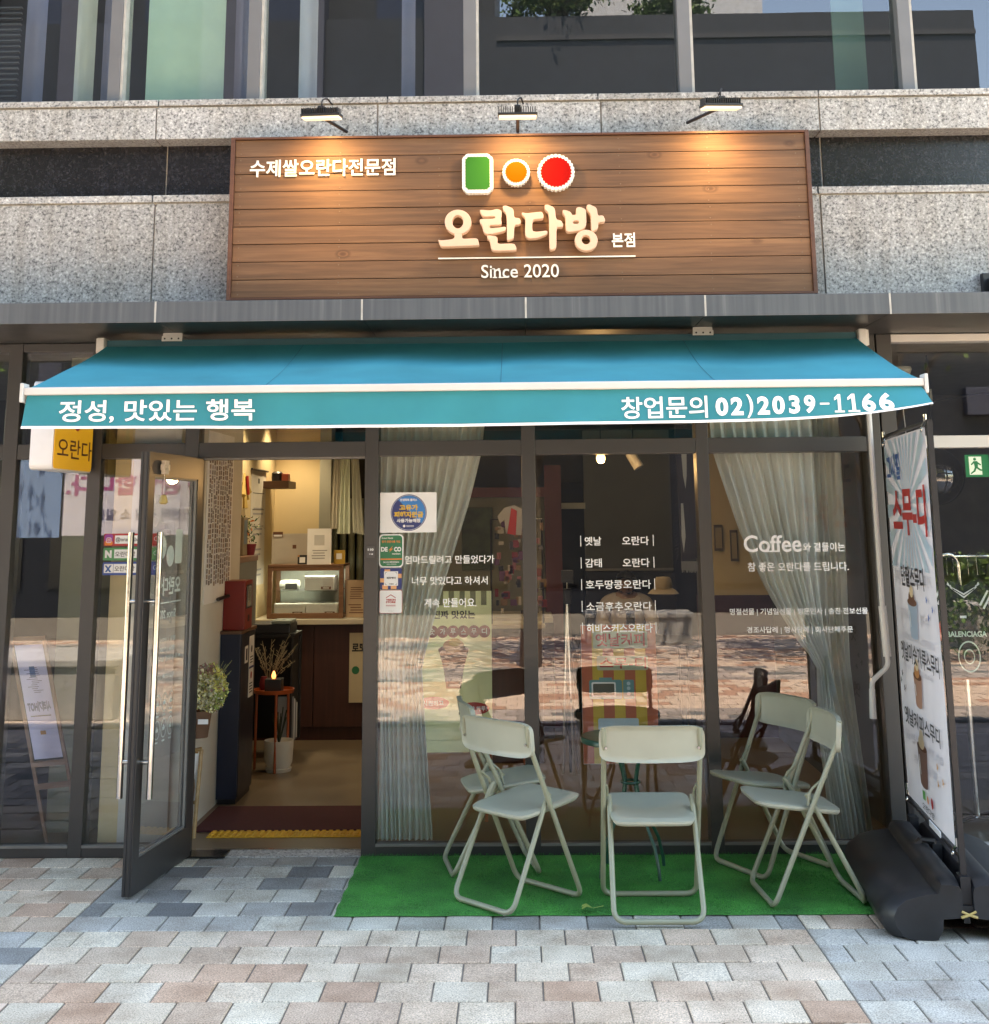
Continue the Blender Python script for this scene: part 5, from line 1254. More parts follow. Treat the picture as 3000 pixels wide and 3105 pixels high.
# lamps inside
def pendant(x, y, z, label):
    t = thing('pendant_bulb', label, 'lamp', (x, y, z), 'bare bulbs inside the shop window')
    MB().lathe([(.004, z+.055), (.013, z+.045), (.014, z+.03), (.028, z+.0), (.030, z-.015), (.022, z-.036), (0, z-.044)], x, y, 18).build('glass_bulb', emis('bulb_glass', (1, .66, .28), .7), t, True)
    MB().tube([(x, y, z+.05), (x, y, z+.10)], .016, 12).build('socket', BLK, t); MB().tube([(x, y, z+.1), (x, y, 2.62)], .003, 6).build('cord', BLK, t)
    li = bpy.data.lights.new('bulb_light', 'POINT'); li.energy = 1.0; li.color = (1, .62, .3); li.shadow_soft_size = .04
    lo = bpy.data.objects.new('bulb_light', li); COL.objects.link(lo); lo.parent = t; lo.location = (0, 0, -.07)
pendant(-.735, 1.5, 2.02, 'glowing bare bulb behind the curtain in the first window'); pendant(.54, 1.5, 2.055, 'glowing bare bulb hanging in the second window')
for x, y in ((-1.85, 2.9), (-1.9, 3.9), (-1.2, 2.4), (.3, 2.8), (1.2, 2.4)):
    li = bpy.data.lights.new('downlight', 'SPOT'); li.energy = 6 if x < -1.5 else 3; li.color = (1, .86, .66); li.spot_size = radians(105); li.spot_blend = .7; li.shadow_soft_size = .05
    lo = bpy.data.objects.new('downlight', li); COL.objects.link(lo); lo.location = (x, y, 2.59)
    j = thing('ceiling_downlight', 'small recessed round downlight in the shop ceiling', 'lamp', (x, y, 2.6), 'ceiling downlights'); MB().lathe([(.05, 2.612), (.045, 2.600), (.0, 2.604)], x, y, 16).build('trim_ring', E_LED, j)

# ================================================================== BEHIND THE WINDOWS
def curtain(name, label, left, right, ztop, zbot, y, folds, mat, amp=.022, nx=110, nz=36):
    rows = []
    for j in range(nz+1):
        z = ztop+(zbot-ztop)*j/nz; a, b = left(z), right(z); row = []
        wdt = b-a
        for i in range(nx+1):
            s = i/nx; am = amp*min(1, (wdt/.5)**.3)
            row.append((a+wdt*s+.006*sin(3*z+9*s), y+am*sin(2*pi*folds*s+.8*sin(2.3*z+3*s))+.006*sin(41*s+z), z))
        rows.append(row)
    o = MB().grid(rows).build(name, mat, None, True); return tag(o, label, 'curtain', 'window curtains')
def lerpf(pts):
    pts = sorted(pts)
    def f(z):
        if z <= pts[0][0]: return pts[0][1]
        for (z0_, v0), (z1_, v1) in zip(pts[:-1], pts[1:]):
            if z <= z1_: return v0+(v1-v0)*(z-z0_)/(z1_-z0_)
        return pts[-1][1]
    return f
curtain('window_curtain', 'grey-green pleated curtain tied back at the left of the first window', lerpf([(0, -.755), (2.6, -.765)]), lerpf([(.05, -.47), (.6, -.50), (.9, -.52), (1.29, -.42), (1.77, -.27), (2.02, -.205), (2.6, -.12)]), 2.58, .03, .22, 11, CURT)
curtain('window_curtain', 'pale green curtain sweeping right to a tie-back in the third window', lerpf([(.03, 1.60), (.55, 1.56), (.90, 1.575), (1.0, 1.49), (1.27, 1.335), (1.6, 1.20), (2.02, 1.07), (2.6, 1.03)]), lerpf([(.03, 1.79), (.5, 1.72), (.92, 1.645), (1.1, 1.62), (1.4, 1.60), (2.02, 1.62), (2.6, 1.62)]), 2.58, .02, .20, 9, CURT)
curtain('window_curtain', 'straight pale curtain panel hanging at the right edge of the third window', lerpf([(.02, 1.68), (.9, 1.60), (1.2, 1.58), (2.6, 1.60)]), lerpf([(.02, 1.84), (.9, 1.775), (2.6, 1.80)]), 2.58, .04, .29, 5, CURW, .018)
IF = frame((0, .40, 0))
def dp1(m_, fr, c):
    for k in range(7): m_.prism(rect(-.572+k*.060, -.542+k*.060, 1.20, 1.276), c, c+.0003, fr, C_('stripe_olive', (.20, .20, .10), .7))
    textmb(m_, '진짜 맛있는', -.48, -.245, 1.128, 1.172, fr, c0=c+.001, bold=.03, mat=INK)
    for i, chh in enumerate('미숫가루스무디'):
        x = -.540+i*.0575; m_.prism(circ(x, 1.060, .033, 20), c+.0004*(i+1), c+.0004*(i+1)+.0002, fr, MAR); textmb(m_, chh, x-.014, x+.014, 1.045, 1.077, fr, c0=c+.004, bold=.01, mat=PAPER)
    m_.prism([(-.42, .86), (-.31, .86), (-.285, .955), (-.445, .955)], c, c+.0003, fr, C_('cup_dark', (.07, .04, .03), .5)); m_.prism([(-.405, .76), (-.325, .76), (-.31, .86), (-.42, .86)], c, c+.0003, fr, C_('cup_dark', (.07, .04, .03), .5))
    m_.prism(circ(-.365, .962, .085, 20, .028), c+.0005, c+.0008, fr, BRN); m_.prism(circ(-.365, .985, .058, 18, .036), c+.001, c+.0013, fr, TAN); m_.prism(circ(-.358, 1.003, .034, 16, .022), c+.0015, c+.0018, fr, C_('print_ochre', (.55, .36, .10), .6))
    m_.prism(circ(-.475, .685, .085, 24, .033), c, c+.0003, fr, PINK); textmb(m_, '시원하고', -.535, -.42, .672, .698, fr, c0=c+.001, bold=.02, mat=PAPER)
    m_.prism(circ(-.255, .655, .085, 24, .033), c, c+.0003, fr, RED); textmb(m_, '든든한 하루!', -.325, -.185, .642, .668, fr, c0=c+.001, bold=.02, mat=PAPER)
poster_thing('smoothie_poster', 'olive poster with a row of maroon dots and a dessert cup in the first window', 'poster', IF, -.576, -.155, .43, 1.276, OLV, dp1, .003)
def dp2(m_, fr, c):
    YS = C_('stripe_yellow', (.52, .36, .05), .6); RS = C_('stripe_red', (.42, .10, .05), .6)
    for k in range(7): m_.prism(rect(.336+k*.0585, .336+(k+1)*.0585, .367, 1.088), c, c+.0002, fr, RS if k % 2 == 0 else YS)
    m_.prism(rrect(.40, .70, .965, 1.055, .01), c+.0005, c+.0008, fr, C_('label_sage', (.42, .46, .34), .6)); textmb(m_, '옛날커피', .415, .685, .975, 1.045, fr, c0=c+.0015, bold=.02, mat=RED)
    m_.prism(rrect(.42, .70, .85, .925, .01), c+.0005, c+.0008, fr, C_('label_sage', (.42, .46, .34), .6)); textmb(m_, '스무-디', .435, .69, .858, .918, fr, c0=c+.0015, bold=.02, mat=RED)
    m_.prism(rrect(.375, .555, .70, .80, .012), c+.0005, c+.0008, fr, TVB); m_.prism(rrect(.388, .520, .712, .788, .008), c+.001, c+.0013, fr, PAPER); m_.prism(rrect(.396, .512, .720, .780, .006), c+.0015, c+.0018, fr, C_('tv_screen', (.05, .06, .05), .4))
    m_.prism(rrect(.56, .62, .70, .80, .008), c+.0005, c+.0008, fr, TVB); [m_.prism(circ(.59, z, .010, 12), c+.001, c+.0013, fr, SKYB) for z in (.78, .755, .728)]; m_.prism(rect(.43, .50, .80, .812), c+.0005, c+.0008, fr, TVB)
    m_.prism(rrect(.42, .64, .54, .60, .01), c+.0005, c+.0008, fr, SKYB)
poster_thing('retro_poster', 'red and yellow striped poster with an old television, hung low in the second window', 'poster', IF, .335, .745, .365, 1.09, PAPER, dp2, .003)
pc = thing('wall_picture', 'dark green landscape picture on the back wall behind the first window', 'picture', (-.34, 4.19, 1.5)); MB().bbox(-.48, -.22, 4.165, 4.195, 1.24, 1.76, .004).build('canvas', pm('dark_landscape', (.05, .075, .035), .6, 0, .7, 6), pc)
dk = thing('dark_doorway', 'black doorway opening in the back wall of the second window', 'doorway', (.46, 4.88, 0)); MB().box(.38, .64, 4.86, 4.88, 0, 1.98).build('opening', C_('doorway_black', (.006, .006, .007), .8), dk)
# counter clutter behind window 1
j = thing('merchandise_stand', 'wooden display stand hung with small purple and pink goods behind the first window', 'stand', (-.05, 2.6, 0))
MB().bbox(-.20, .16, 2.5, 2.8, .0, .90, .004).build('cabinet', WAL, j); MB().bbox(-.22, .18, 2.48, 2.82, .901, .93, .003).build('top', COUNT, j)
m_ = MB()
for k in range(70):
    x, z = R_.uniform(-.18, .16), R_.uniform(.98, 1.62); m_.bbox(x, x+R_.uniform(.02, .05), 2.55, 2.57+R_.random()*.03, z, z+R_.uniform(.02, .07), .004, mat=R_.choice([C_('goods_plum', (.12, .05, .14), .6), C_('goods_pink', (.34, .14, .17), .6), C_('goods_tan', (.25, .16, .09), .6), BLK, C_('goods_ivory', (.5, .47, .4), .6), MAR]))
m_.build('hanging_goods', None, j); MB().tube([(-.2, 2.56, .93), (-.2, 2.56, 1.66), (.17, 2.56, 1.66), (.17, 2.56, .93)], .008, 6).build('rail', BLK, j)
vst = thing('hanging_jacket', 'white jacket with red lining hanging behind the first window', 'jacket', (-.07, 2.4, 1.6))
m_ = MB(); JX = frame((0, 2.42, 0)); m_.prism([(-.15, 1.68), (-.10, 1.74), (-.03, 1.76), (.03, 1.73), (.08, 1.66), (.06, 1.62), (.03, 1.64), (.02, 1.55), (-.09, 1.56), (-.10, 1.66), (-.13, 1.63)], 0, .03, JX, C_('jacket_grey', (.38, .40, .42), .8)); m_.prism([(-.08, 1.56), (-.02, 1.55), (-.01, 1.72), (-.05, 1.74)], .031, .034, JX, RED); m_.build('cloth', None, vst)
tp = thing('camera_tripod', 'folded black and silver tripod standing in the second window', 'tripod', (.325, 2.0, 0))
for dx, dy in ((-.05, 0), (0, .05), (.05, 0), (.02, -.03)): MB().tube([(.325, 2.0, 1.12), (.325+dx, 2.0+dy, .02)], .010, 8, rs=[.014, .009]).build('leg', STEEL if dx else BLK, tp, True)
MB().bbox(.30, .35, 1.98, 2.02, 1.10, 1.20, .006).bbox(.285, .365, 1.985, 2.015, 1.24, 1.32, .004).build('head', BLK, tp); MB().tube([(.325, 2.0, 1.2), (.325, 2.0, 1.24)], .008, 6).build('column', STEEL, tp)
hg = thing('woven_hanging', 'dark woven wall hanging with white feather shapes at the right of the second window', 'wall hanging', (1.12, 1.16, 1.8))
HF = frame((0, 1.19, 0)); m_ = MB(); m_.prism([(.985, 2.33), (1.095, 2.34), (1.10, 1.42), (1.0, 1.40)], 0, .012, HF, C_('weave_dark', (.035, .03, .035), .9))
m_.prism([(1.035, 2.14), (1.055, 2.06), (1.050, 1.92), (1.04, 1.84), (1.028, 1.92), (1.022, 2.05)], .013, .016, HF, C_('feather', (.45, .46, .42), .7)); m_.prism([(1.008, 1.75), (1.022, 1.75), (1.03, 1.55), (1.015, 1.45), (1.005, 1.55)], .013, .016, HF, C_('feather', (.45, .46, .42), .7))
for k in range(46): z = 1.42+k*.02; m_.tube([HF(.985, z, .006), HF(.972-R_.random()*.012, z-.012, .006)], .002, 4, C_('weave_dark', (.035, .03, .035), .9)); m_.tube([HF(1.0+k*.0022, 1.40, .006), HF(1.0+k*.0022, 1.35-R_.random()*.02, .006)], .0018, 4, C_('fringe', (.3, .29, .26), .8))
m_.build('weaving', None, hg)
ht = thing('bucket_hat', 'beige bucket hat hung low at the right of the second window', 'hat', (.96, 1.95, 1.2)); MB().lathe([(.105, 1.165), (.085, 1.185), (.062, 1.20), (.056, 1.255), (.045, 1.272), (0, 1.276)], .965, 1.95, 24).build('felt', C_('hat_beige', (.30, .26, .19), .85), ht, True)
for x, z, w2_, h2, lab in ((1.58, 1.60, .07, .20, 'narrow framed picture, left of the pair on the warm wall in the third window'), (1.70, 1.56, .06, .24, 'framed picture, right of the pair on the warm wall in the third window')):
    j = thing('small_picture', lab, 'picture', (x, 3.48, z), 'pictures on the warm wall'); MB().bbox(x-w2_/2, x+w2_/2, 3.47, 3.488, z-h2, z, .003).build('frame', C_('frame_brown', (.10, .07, .05), .6), j); MB().box(x-w2_/2+.01, x+w2_/2-.01, 3.466, 3.4695, z-h2+.02, z-.02).build('print', C_('pic_tan', (.34, .26, .15), .6), j)
tl = thing('track_spotlight', 'white cylinder track spotlight near the ceiling of the second window', 'lamp', (.80, 2.0, 2.12)); MB().tube([(.775, 2.0, 2.10), (.83, 1.98, 2.0)], .036, 14).build('head', C_('spot_white', (.5, .5, .46), .5), tl, True); MB().tube([(.79, 2.0, 2.11), (.80, 2.0, 2.62)], .008, 6).build('stem', BLK, tl)
sof = thing('low_cabinet', 'dark low cabinet along the back of the second window', 'cabinet', (.9, 4.7, 0)); MB().bbox(.58, 1.36, 4.60, 4.85, .0, 1.2, .004).build('carcass', C_('cab_dark', (.02, .018, .02), .5), sof)
stl = thing('bar_stool', 'low orange wooden stool in the shadow behind the first window', 'stool', (-.05, .75, 0))
for dx in (-.12, .12):
    for dy in (-.1, .1): MB().tube([(-.08+dx, .85+dy, .0), (-.08+dx*.8, .85+dy*.8, .40)], .010, 6).build('leg', ORNG, stl)
MB().bbox(-.20, .04, .73, .97, .40, .425, .006).build('seat', ORNG, stl)

# seated person at a table, deep inside behind the second window
def skin(name, V, E, Rd, mat, parent, lv=2):
    me = bpy.data.meshes.new(name); me.from_pydata(V, E, []); o = bpy.data.objects.new(name, me); COL.objects.link(o)
    md = o.modifiers.new('s', 'SKIN'); md.use_smooth_shade = True
    for i, r in enumerate(Rd): me.skin_vertices[0].data[i].radius = r if isinstance(r, tuple) else (r, r); me.skin_vertices[0].data[i].use_root = (i == 0)
    sb = o.modifiers.new('b', 'SUBSURF'); sb.levels = lv; sb.render_levels = lv
    dg = bpy.context.evaluated_depsgraph_get(); m2 = bpy.data.meshes.new_from_object(o.evaluated_get(dg)); bpy.data.objects.remove(o)
    m2.materials.clear(); m2.materials.append(mat); return link(name, m2, parent)
pn = thing('person', 'seated person with dark hair and pale shirt, looking down, deep behind the second window', 'person', (.88, 4.05, 0))
PX, PY = .88, 4.05
SKN = C_('skin_tone', (.42, .26, .19), .5)
V = [(PX, PY, .50), (PX, PY-.01, .70), (PX, PY-.03, .90), (PX, PY-.05, 1.00), (PX, PY-.075, 1.06), (PX, PY-.11, 1.12), (PX, PY-.13, 1.175)]
E = [(0, 1), (1, 2), (2, 3), (3, 4), (4, 5), (5, 6)]; Rd = [(.15, .12), (.13, .10), (.15, .10), (.10, .075), .048, (.075, .085), (.06, .07)]
for s_ in (-1, 1):
    b = len(V); V += [(PX+s_*.17, PY-.04, .98), (PX+s_*.215, PY-.10, .80), (PX+s_*.12, PY-.32, .775), (PX+s_*.04, PY-.38, .80)]; E += [(3, b), (b, b+1), (b+1, b+2), (b+2, b+3)]; Rd += [.058, .045, .034, (.030, .020)]
    h = b+3
    for q in range(4):
        f0 = len(V); V += [(PX+s_*(.045-.013*q), PY-.40-.004*q, .835), (PX+s_*(.036-.012*q), PY-.395, .862-.004*abs(q-1))]; E += [(h, f0), (f0, f0+1)]; Rd += [.009, .0075]
    f0 = len(V); V += [(PX+s_*.010, PY-.385, .82), (PX+s_*.004, PY-.375, .845)]; E += [(h, f0), (f0, f0+1)]; Rd += [.010, .008]
    b = len(V); V += [(PX+s_*.09, PY-.02, .50), (PX+s_*.11, PY-.42, .50), (PX+s_*.12, PY-.44, .08), (PX+s_*.12, PY-.54, .04)]; E += [(0, b), (b, b+1), (b+1, b+2), (b+2, b+3)]; Rd += [.085, .06, .042, .035]
skin('body', V, E, Rd, SKN, pn)
V2 = V[:4]+[V[7], V[8], (V[8][0]+.5*(V[9][0]-V[8][0]), V[8][1]+.5*(V[9][1]-V[8][1]), V[8][2])]
b = 7+4+10+4-0
iR = [i for i, v in enumerate(V) if abs(v[0]-(PX+.17)) < 1e-6 and abs(v[2]-.98) < 1e-6][0]
V2 += [V[iR], V[iR+1], ((V[iR+1][0]+V[iR+2][0])/2, (V[iR+1][1]+V[iR+2][1])/2, V[iR+1][2])]
skin('shirt', V2, [(0, 1), (1, 2), (2, 3), (3, 4), (4, 5), (5, 6), (3, 7), (7, 8), (8, 9)], [(.165, .135), (.15, .12), (.168, .118), (.10, .085), .070, .058, .050, .070, .058, .050], fabric('shirt_pale', (.62, .54, .48)), pn)
hv_ = MB(); bmh = bmesh.new(); bmesh.ops.create_uvsphere(bmh, u_segments=24, v_segments=16, radius=1)
for q in bmh.verts:
    q.co = Vector((q.co.x*.088, q.co.y*.10+.012*(q.co.z < 0), q.co.z*(.085 if q.co.z > 0 else .11)))*(1+.03*sin(9*q.co.x+7*q.co.z))
bmesh.ops.delete(bmh, geom=[v for v in bmh.verts if v.co.y < -.045 and v.co.z < .02], context='VERTS')
hv_.bm(bmh, None, Matrix.Translation((PX, PY-.105, 1.155))).build('hair', C_('hair_black', (.012, .010, .009), .45), pn, True)
fcm = MB(); fcm.lathe([(0, -1), (1, -.9), (1, .9), (0, 1)], 0, 0, 4) if False else None
fc_ = MB()
for s_ in (-1, 1): fc_.bbox(PX+s_*.028-.010, PX+s_*.028+.010, PY-.196, PY-.190, 1.130, 1.137, .002)
fc_.bbox(PX-.016, PX+.016, PY-.193, PY-.186, 1.085, 1.090, .002); fc_.build('face_features', C_('lash_dark', (.05, .02, .02), .5), pn)
ph = thing('mobile_phone', 'small dark phone held in both hands by the seated person', 'phone', (PX, PY-.39, .84)); MB().bbox(PX-.035, PX+.035, PY-.415, PY-.407, .80, .94, .003).build('phone_body', BLK, ph)
tbl = thing('cafe_table', 'dark inside table in front of the seated person', 'table', (.9, 3.5, 0)); MB().bbox(.45, 1.35, 3.25, 3.85, .70, .735, .004).build('table_top', C_('table_dark', (.05, .03, .025), .4), tbl)
for x in (.5, 1.3):
    for y in (3.3, 3.8): MB().box(x-.02, x+.02, y-.02, y+.02, 0, .70).build('leg', BLK, tbl)
ic = thing('inner_chair', 'black metal framed chair under the seated person', 'chair', (.88, 4.15, 0)); MB().bbox(.66, 1.10, 3.95, 4.32, .42, .45, .006).build('seat', BLK, ic); MB().tube(rounded([(.68, 4.30, .45), (.68, 4.34, .95), (1.08, 4.34, .95), (1.08, 4.30, .45)], .05), .012, 8).build('back_frame', STEEL, ic, True)
for x in (.68, 1.08):
    for y in (3.97, 4.30): MB().tube([(x, y, .43), (x, y, 0)], .012, 8).build('leg', STEEL, ic)

# ================================================================== LEFT SHOP: leaning easel board behind the glass
es = thing('easel_sign', 'leaning wooden easel with a lavender poster behind the far left window', 'easel sign', (-2.6, .5, 0))
EF = lambda a, b, c=0: Vector((-2.485+a*.60-b*.235, .20+a*.35-b*.02-c*.8, b*.97))
def eb(a0, a1, b0, b1, c0, c1, m_): return MB().prism(rect(a0, a1, b0, b1), c0, c1, EF).build('easel_bar', m_, es)
WD = C_('easel_wood', (.24, .14, .09), .6)
for a in (0, .245): eb(a, a+.022, .0, 1.10, 0, .02, WD)
eb(.022, .245, 1.075, 1.10, 0, .02, WD); eb(.022, .245, .415, .445, 0, .02, WD); eb(.022, .245, .30, .33, .0, .02, WD)
MB().prism(rect(.023, .244, .446, 1.074), .004, .010, EF).build('board', BLK, es)
MB().prism(rect(.030, .238, .455, 1.055), .011, .013, EF).build('poster', LAV, es)
m_ = MB(); EM = lambda a, b, c=0: EF(.268-a, b, c)
textmb(m_, '시래기HOT', .05, .22, .70, .755, EM, c0=.014, bold=.05, mat=C_('poster_ink', (.06, .08, .20), .6))
for k in range(14): z = .80+k*.010; m_.prism(rect(.13-.05*R_.random(), .15+.05*R_.random(), z, z+.003), .014, .0145, EM, C_('poster_ink', (.06, .08, .20), .6))
m_.prism(rect(.12, .16, .88, .94), .014, .0145, EM, C_('poster_ink2', (.10, .18, .40), .6)); m_.prism(rect(.06, .21, .675, .680), .014, .0145, EM, INK); m_.prism(rect(.12, .16, .58, .60), .014, .0145, EM, TAN)
m_.build('print', None, es)
tw = thing('white_twigs', 'bare white painted twigs standing behind the window left of the door', 'branches', (-2.0, .5, 0))
m_ = MB()
for k in range(7):
    a = R_.uniform(-.5, .5); L = R_.uniform(.6, 1.1); b0 = Vector((-2.02+R_.uniform(-.02, .02), .30, .02)); p1 = b0+Vector((a*.06, .02, .3)); p2 = b0+Vector((a*.25, .03, L*.75)); p3 = b0+Vector((a*.32, .04, L))
    m_.tube([b0, p1, p2, p3], .006, 6, rs=[.010, .007, .004, .002])
    for q in range(4): pp_ = p1.lerp(p3, R_.random()); m_.tube([pp_, pp_+Vector((R_.uniform(-.08, .08), 0, R_.uniform(.06, .16)))], .002, 5)
m_.build('twig', C_('twig_white', (.50, .54, .50), .6), tw)

# ================================================================== RIGHT SHOP
gb = thing('globe_lamp', 'large smoky glass globe lamp inside the neighbouring shop window', 'lamp', (2.5, .9, 1.9))
bmg = bmesh.new(); bmesh.ops.create_uvsphere(bmg, u_segments=32, v_segments=18, radius=.17); MB().bm(bmg, None, Matrix.Translation((2.50, .9, 1.89))).build('globe', glass('smoky_glass', (.55, .52, .40), 1.6), gb, True)
MB().lathe([(.03, 2.08), (.035, 1.98), (.045, 1.96), (.05, 1.90), (.0, 1.90)], 2.46, .9, 18).build('lamp_core', C_('brass_warm', (.5, .45, .28), .3), gb, True); MB().tube([(2.50, .9, 2.06), (2.50, .9, 2.62)], .004, 6).build('cord', BLK, gb)
dm = thing('dome_pendant', 'pale dome pendant lamp near the ceiling of the neighbouring shop', 'lamp', (2.3, 1.0, 2.5)); MB().lathe([(.07, 2.56), (.075, 2.545), (.06, 2.51), (.02, 2.495), (0, 2.495)], 2.36, 1.0, 24).build('shade', C_('dome_white', (.5, .5, .44), .5), dm, True); MB().tube([(2.36, 1.0, 2.50), (2.38, 1.0, 1.98)], .003, 5).build('cord', WLET, dm)
for x, y, z, lab in ((2.62, 1.3, 2.40, 'white cylinder spotlight under the ceiling of the neighbouring shop'),):
    j = thing('ceiling_spotlight', lab, 'lamp', (x, y, z)); MB().tube([(x, y, z-.05), (x, y, z+.05)], .026, 14).build('head', C_('spot_white', (.5, .5, .46), .5), j, True); MB().tube([(x, y, z+.05), (x, y, 2.62)], .006, 6).build('stem', BLK, j)
MB().tube([(2.04, 1.5, 2.30), (3.4, 1.1, 2.47)], .006, 6).build('ceiling_track', BLK, it)
exs = thing('exit_sign', 'green running man exit sign inside the neighbouring shop', 'exit sign', (3.13, 2.0, 2.0))
XF = frame((0, 1.99, 0)); MB().prism(rrect(3.055, 3.21, 1.915, 2.065, .004), 0, .02, XF, None).build('case', E_EXIT, exs)
m_ = MB(); m_.prism(rect(3.075, 3.160, 1.930, 2.052), .0205, .0208, XF, E_EXW)
m_.prism(circ(3.115, 2.035, .010, 12), .0212, .0215, XF, E_EXIT)
for P0 in ([(3.105, 2.022), (3.132, 2.022), (3.135, 1.985), (3.112, 1.978)], [(3.130, 2.018), (3.156, 2.000), (3.152, 1.992), (3.128, 2.004)], [(3.106, 2.020), (3.086, 2.000), (3.092, 1.994), (3.108, 2.008)], [(3.125, 1.988), (3.150, 1.968), (3.172, 1.962), (3.170, 1.953), (3.144, 1.958), (3.114, 1.980)], [(3.113, 1.984), (3.104, 1.960), (3.080, 1.940), (3.086, 1.934), (3.114, 1.952), (3.126, 1.980)]): m_.prism(P0, .0212, .0215, XF, E_EXIT)
m_.build('pictogram', None, exs)
rk2 = thing('clothes_rack', 'chrome clothes rack inside the neighbouring shop window', 'clothes rack', (2.6, .6, 0))
MB().tube(rounded([(2.50, .62, .05), (2.50, .62, 1.40), (2.46, .60, 1.45), (2.40, .60, 1.44)], .03), .017, 12).build('upright', STEEL, rk2, True); MB().tube([(2.44, .6, 1.435), (3.3, .65, 1.435)], .011, 10).build('hanging_bar', STEEL, rk2, True)
MB().tube([(2.30, .45, .04), (2.70, .80, .04)], .012, 8).tube([(2.70, .45, .04), (2.30, .80, .04)], .012, 8).build('foot', STEEL, rk2, True)
for x in (2.44, 2.475, 2.56, 2.61): 
    j = thing('wire_hanger', 'thin metal clothes hanger on the chrome rack', 'hanger', (x, .6, 1.43), 'hangers on the rack'); MB().tube([(x+.012, .6, 1.435), (x+.018, .6, 1.452), (x, .6, 1.455), (x-.01, .6, 1.43), (x-.008, .6, 1.33)], .0025, 6).build('hook', STEEL, j)
js = thing('black_jersey', 'black jersey with white collar stripes, letters and a zero, hanging on the clothes rack', 'jersey', (2.5, .5, 1.1))
JF = frame((0, .50, 0)); BK2 = C_('jersey_black', (.012, .016, .015), .85)
m_ = MB(); m_.prism([(2.24, 1.20), (2.33, 1.285), (2.40, 1.31), (2.47, 1.275), (2.54, 1.31), (2.63, 1.27), (2.74, 1.12), (2.70, 1.06), (2.63, 1.13), (2.62, .78), (2.28, .78), (2.30, 1.12)], 0, .03, JF, BK2)
for o_ in (0, .016):
    m_.prism([(2.385+o_, 1.30-o_), (2.40+o_*.6, 1.275-o_), (2.47, 1.238-o_), (2.54-o_*.6, 1.275-o_), (2.555-o_, 1.30-o_), (2.56-o_, 1.285-o_), (2.47, 1.228-o_), (2.38+o_, 1.285-o_)][::1], .031, .033, JF, PAPER)
for s_ in (0, .018): m_.prism([(2.60+s_, 1.255-s_), (2.608+s_, 1.25-s_), (2.56+s_, 1.17-s_), (2.55+s_, 1.175-s_)], .031, .033, JF, PAPER); m_.prism([(2.30+s_, 1.20-s_), (2.31+s_, 1.195-s_), (2.345+s_, 1.26-s_), (2.335+s_, 1.265-s_)], .031, .033, JF, PAPER)
textmb(m_, 'BALENCIAGA', 2.36, 2.58, 1.005, 1.035, JF, c0=.032, bold=.03, mat=C_('jersey_print', (.45, .60, .50), .6))
m_.prism(rect(2.44, 2.475, 1.105, 1.118), .031, .033, JF, PAPER)
for r0, r1 in ((.062, .056), (.030, .025)):
    for k in range(24):
        t0, t1 = 2*pi*k/24, 2*pi*(k+1)/24; e = lambda r, t: JF(2.475+r*cos(t)*1.0, .90+(r*sin(t))*1.35, .032)
        m_.add([e(r0, t0), e(r0, t1), e(r1, t1), e(r1, t0)], [(0, 1, 2, 3)], C_('jersey_print', (.45, .60, .50), .6))
m_.prism([(2.30, 1.02), (2.345, 1.13), (2.335, 1.0), (2.31, .96)], .031, .033, JF, C_('jersey_red', (.5, .05, .03), .7)); m_.prism([(2.60, 1.13), (2.66, 1.03), (2.655, .98), (2.615, 1.04)], .031, .033, JF, C_('jersey_red', (.5, .05, .03), .7))
m_.build('cloth', None, js)

# ================================================================== ACROSS THE STREET (mirrored in the glass)
ob_ = thing('opposite_building', 'dark modern building across the street, mirrored in the windows', 'building', (0, -16.5, 0))
OD = pm('opposite_dark', (.008, .011, .019), .5, 0, .2, 1.0); OL = pm('opposite_light', (.05, .056, .085), .7, 0, .1, 1.0)
MB().box(-30, 8.9, -28, -16.5, 0, 11.2).build('wall', OD, ob_)
MB().box(-30, -.35, -28, -17.5, 11.2, 26).build('tower', OD, ob_)
for k in range(14): x = -20.5+k*2.35+(.4 if k % 3 == 0 else 0); MB().bbox(x, x+(.42 if k % 2 else .8), -16.9, -16.3, 3.4, 26 if x < -.9 else 3.9, .02).build('pilaster', OL, ob_)
for k in range(9): MB().box(-20+k*2.9, -17.6+k*2.9, -16.49, -16.45, .5, 2.9).build('shopfront', C_('opp_glass', (.02, .022, .025), .15), ob_)
for k in range(8):
    for j_ in range(5): MB().box(-19.2+k*2.35, -18.0+k*2.35, -17.48, -17.42, 10.5+j_*3, 12.3+j_*3).build('window', C_('opp_window', (.03, .035, .06), .1), ob_)
MB().box(-.3, 8.9, -16.55, -16.45, 10.7, 10.8).build('parapet_cap', C_('cap_dark', (.03, .03, .035), .5), ob_)
MB().box(1.8, 6.6, -28, -25, 11.2, 20).build('pale_wing', pm('pale_far_wall', (.5, .52, .56), .8), ob_)
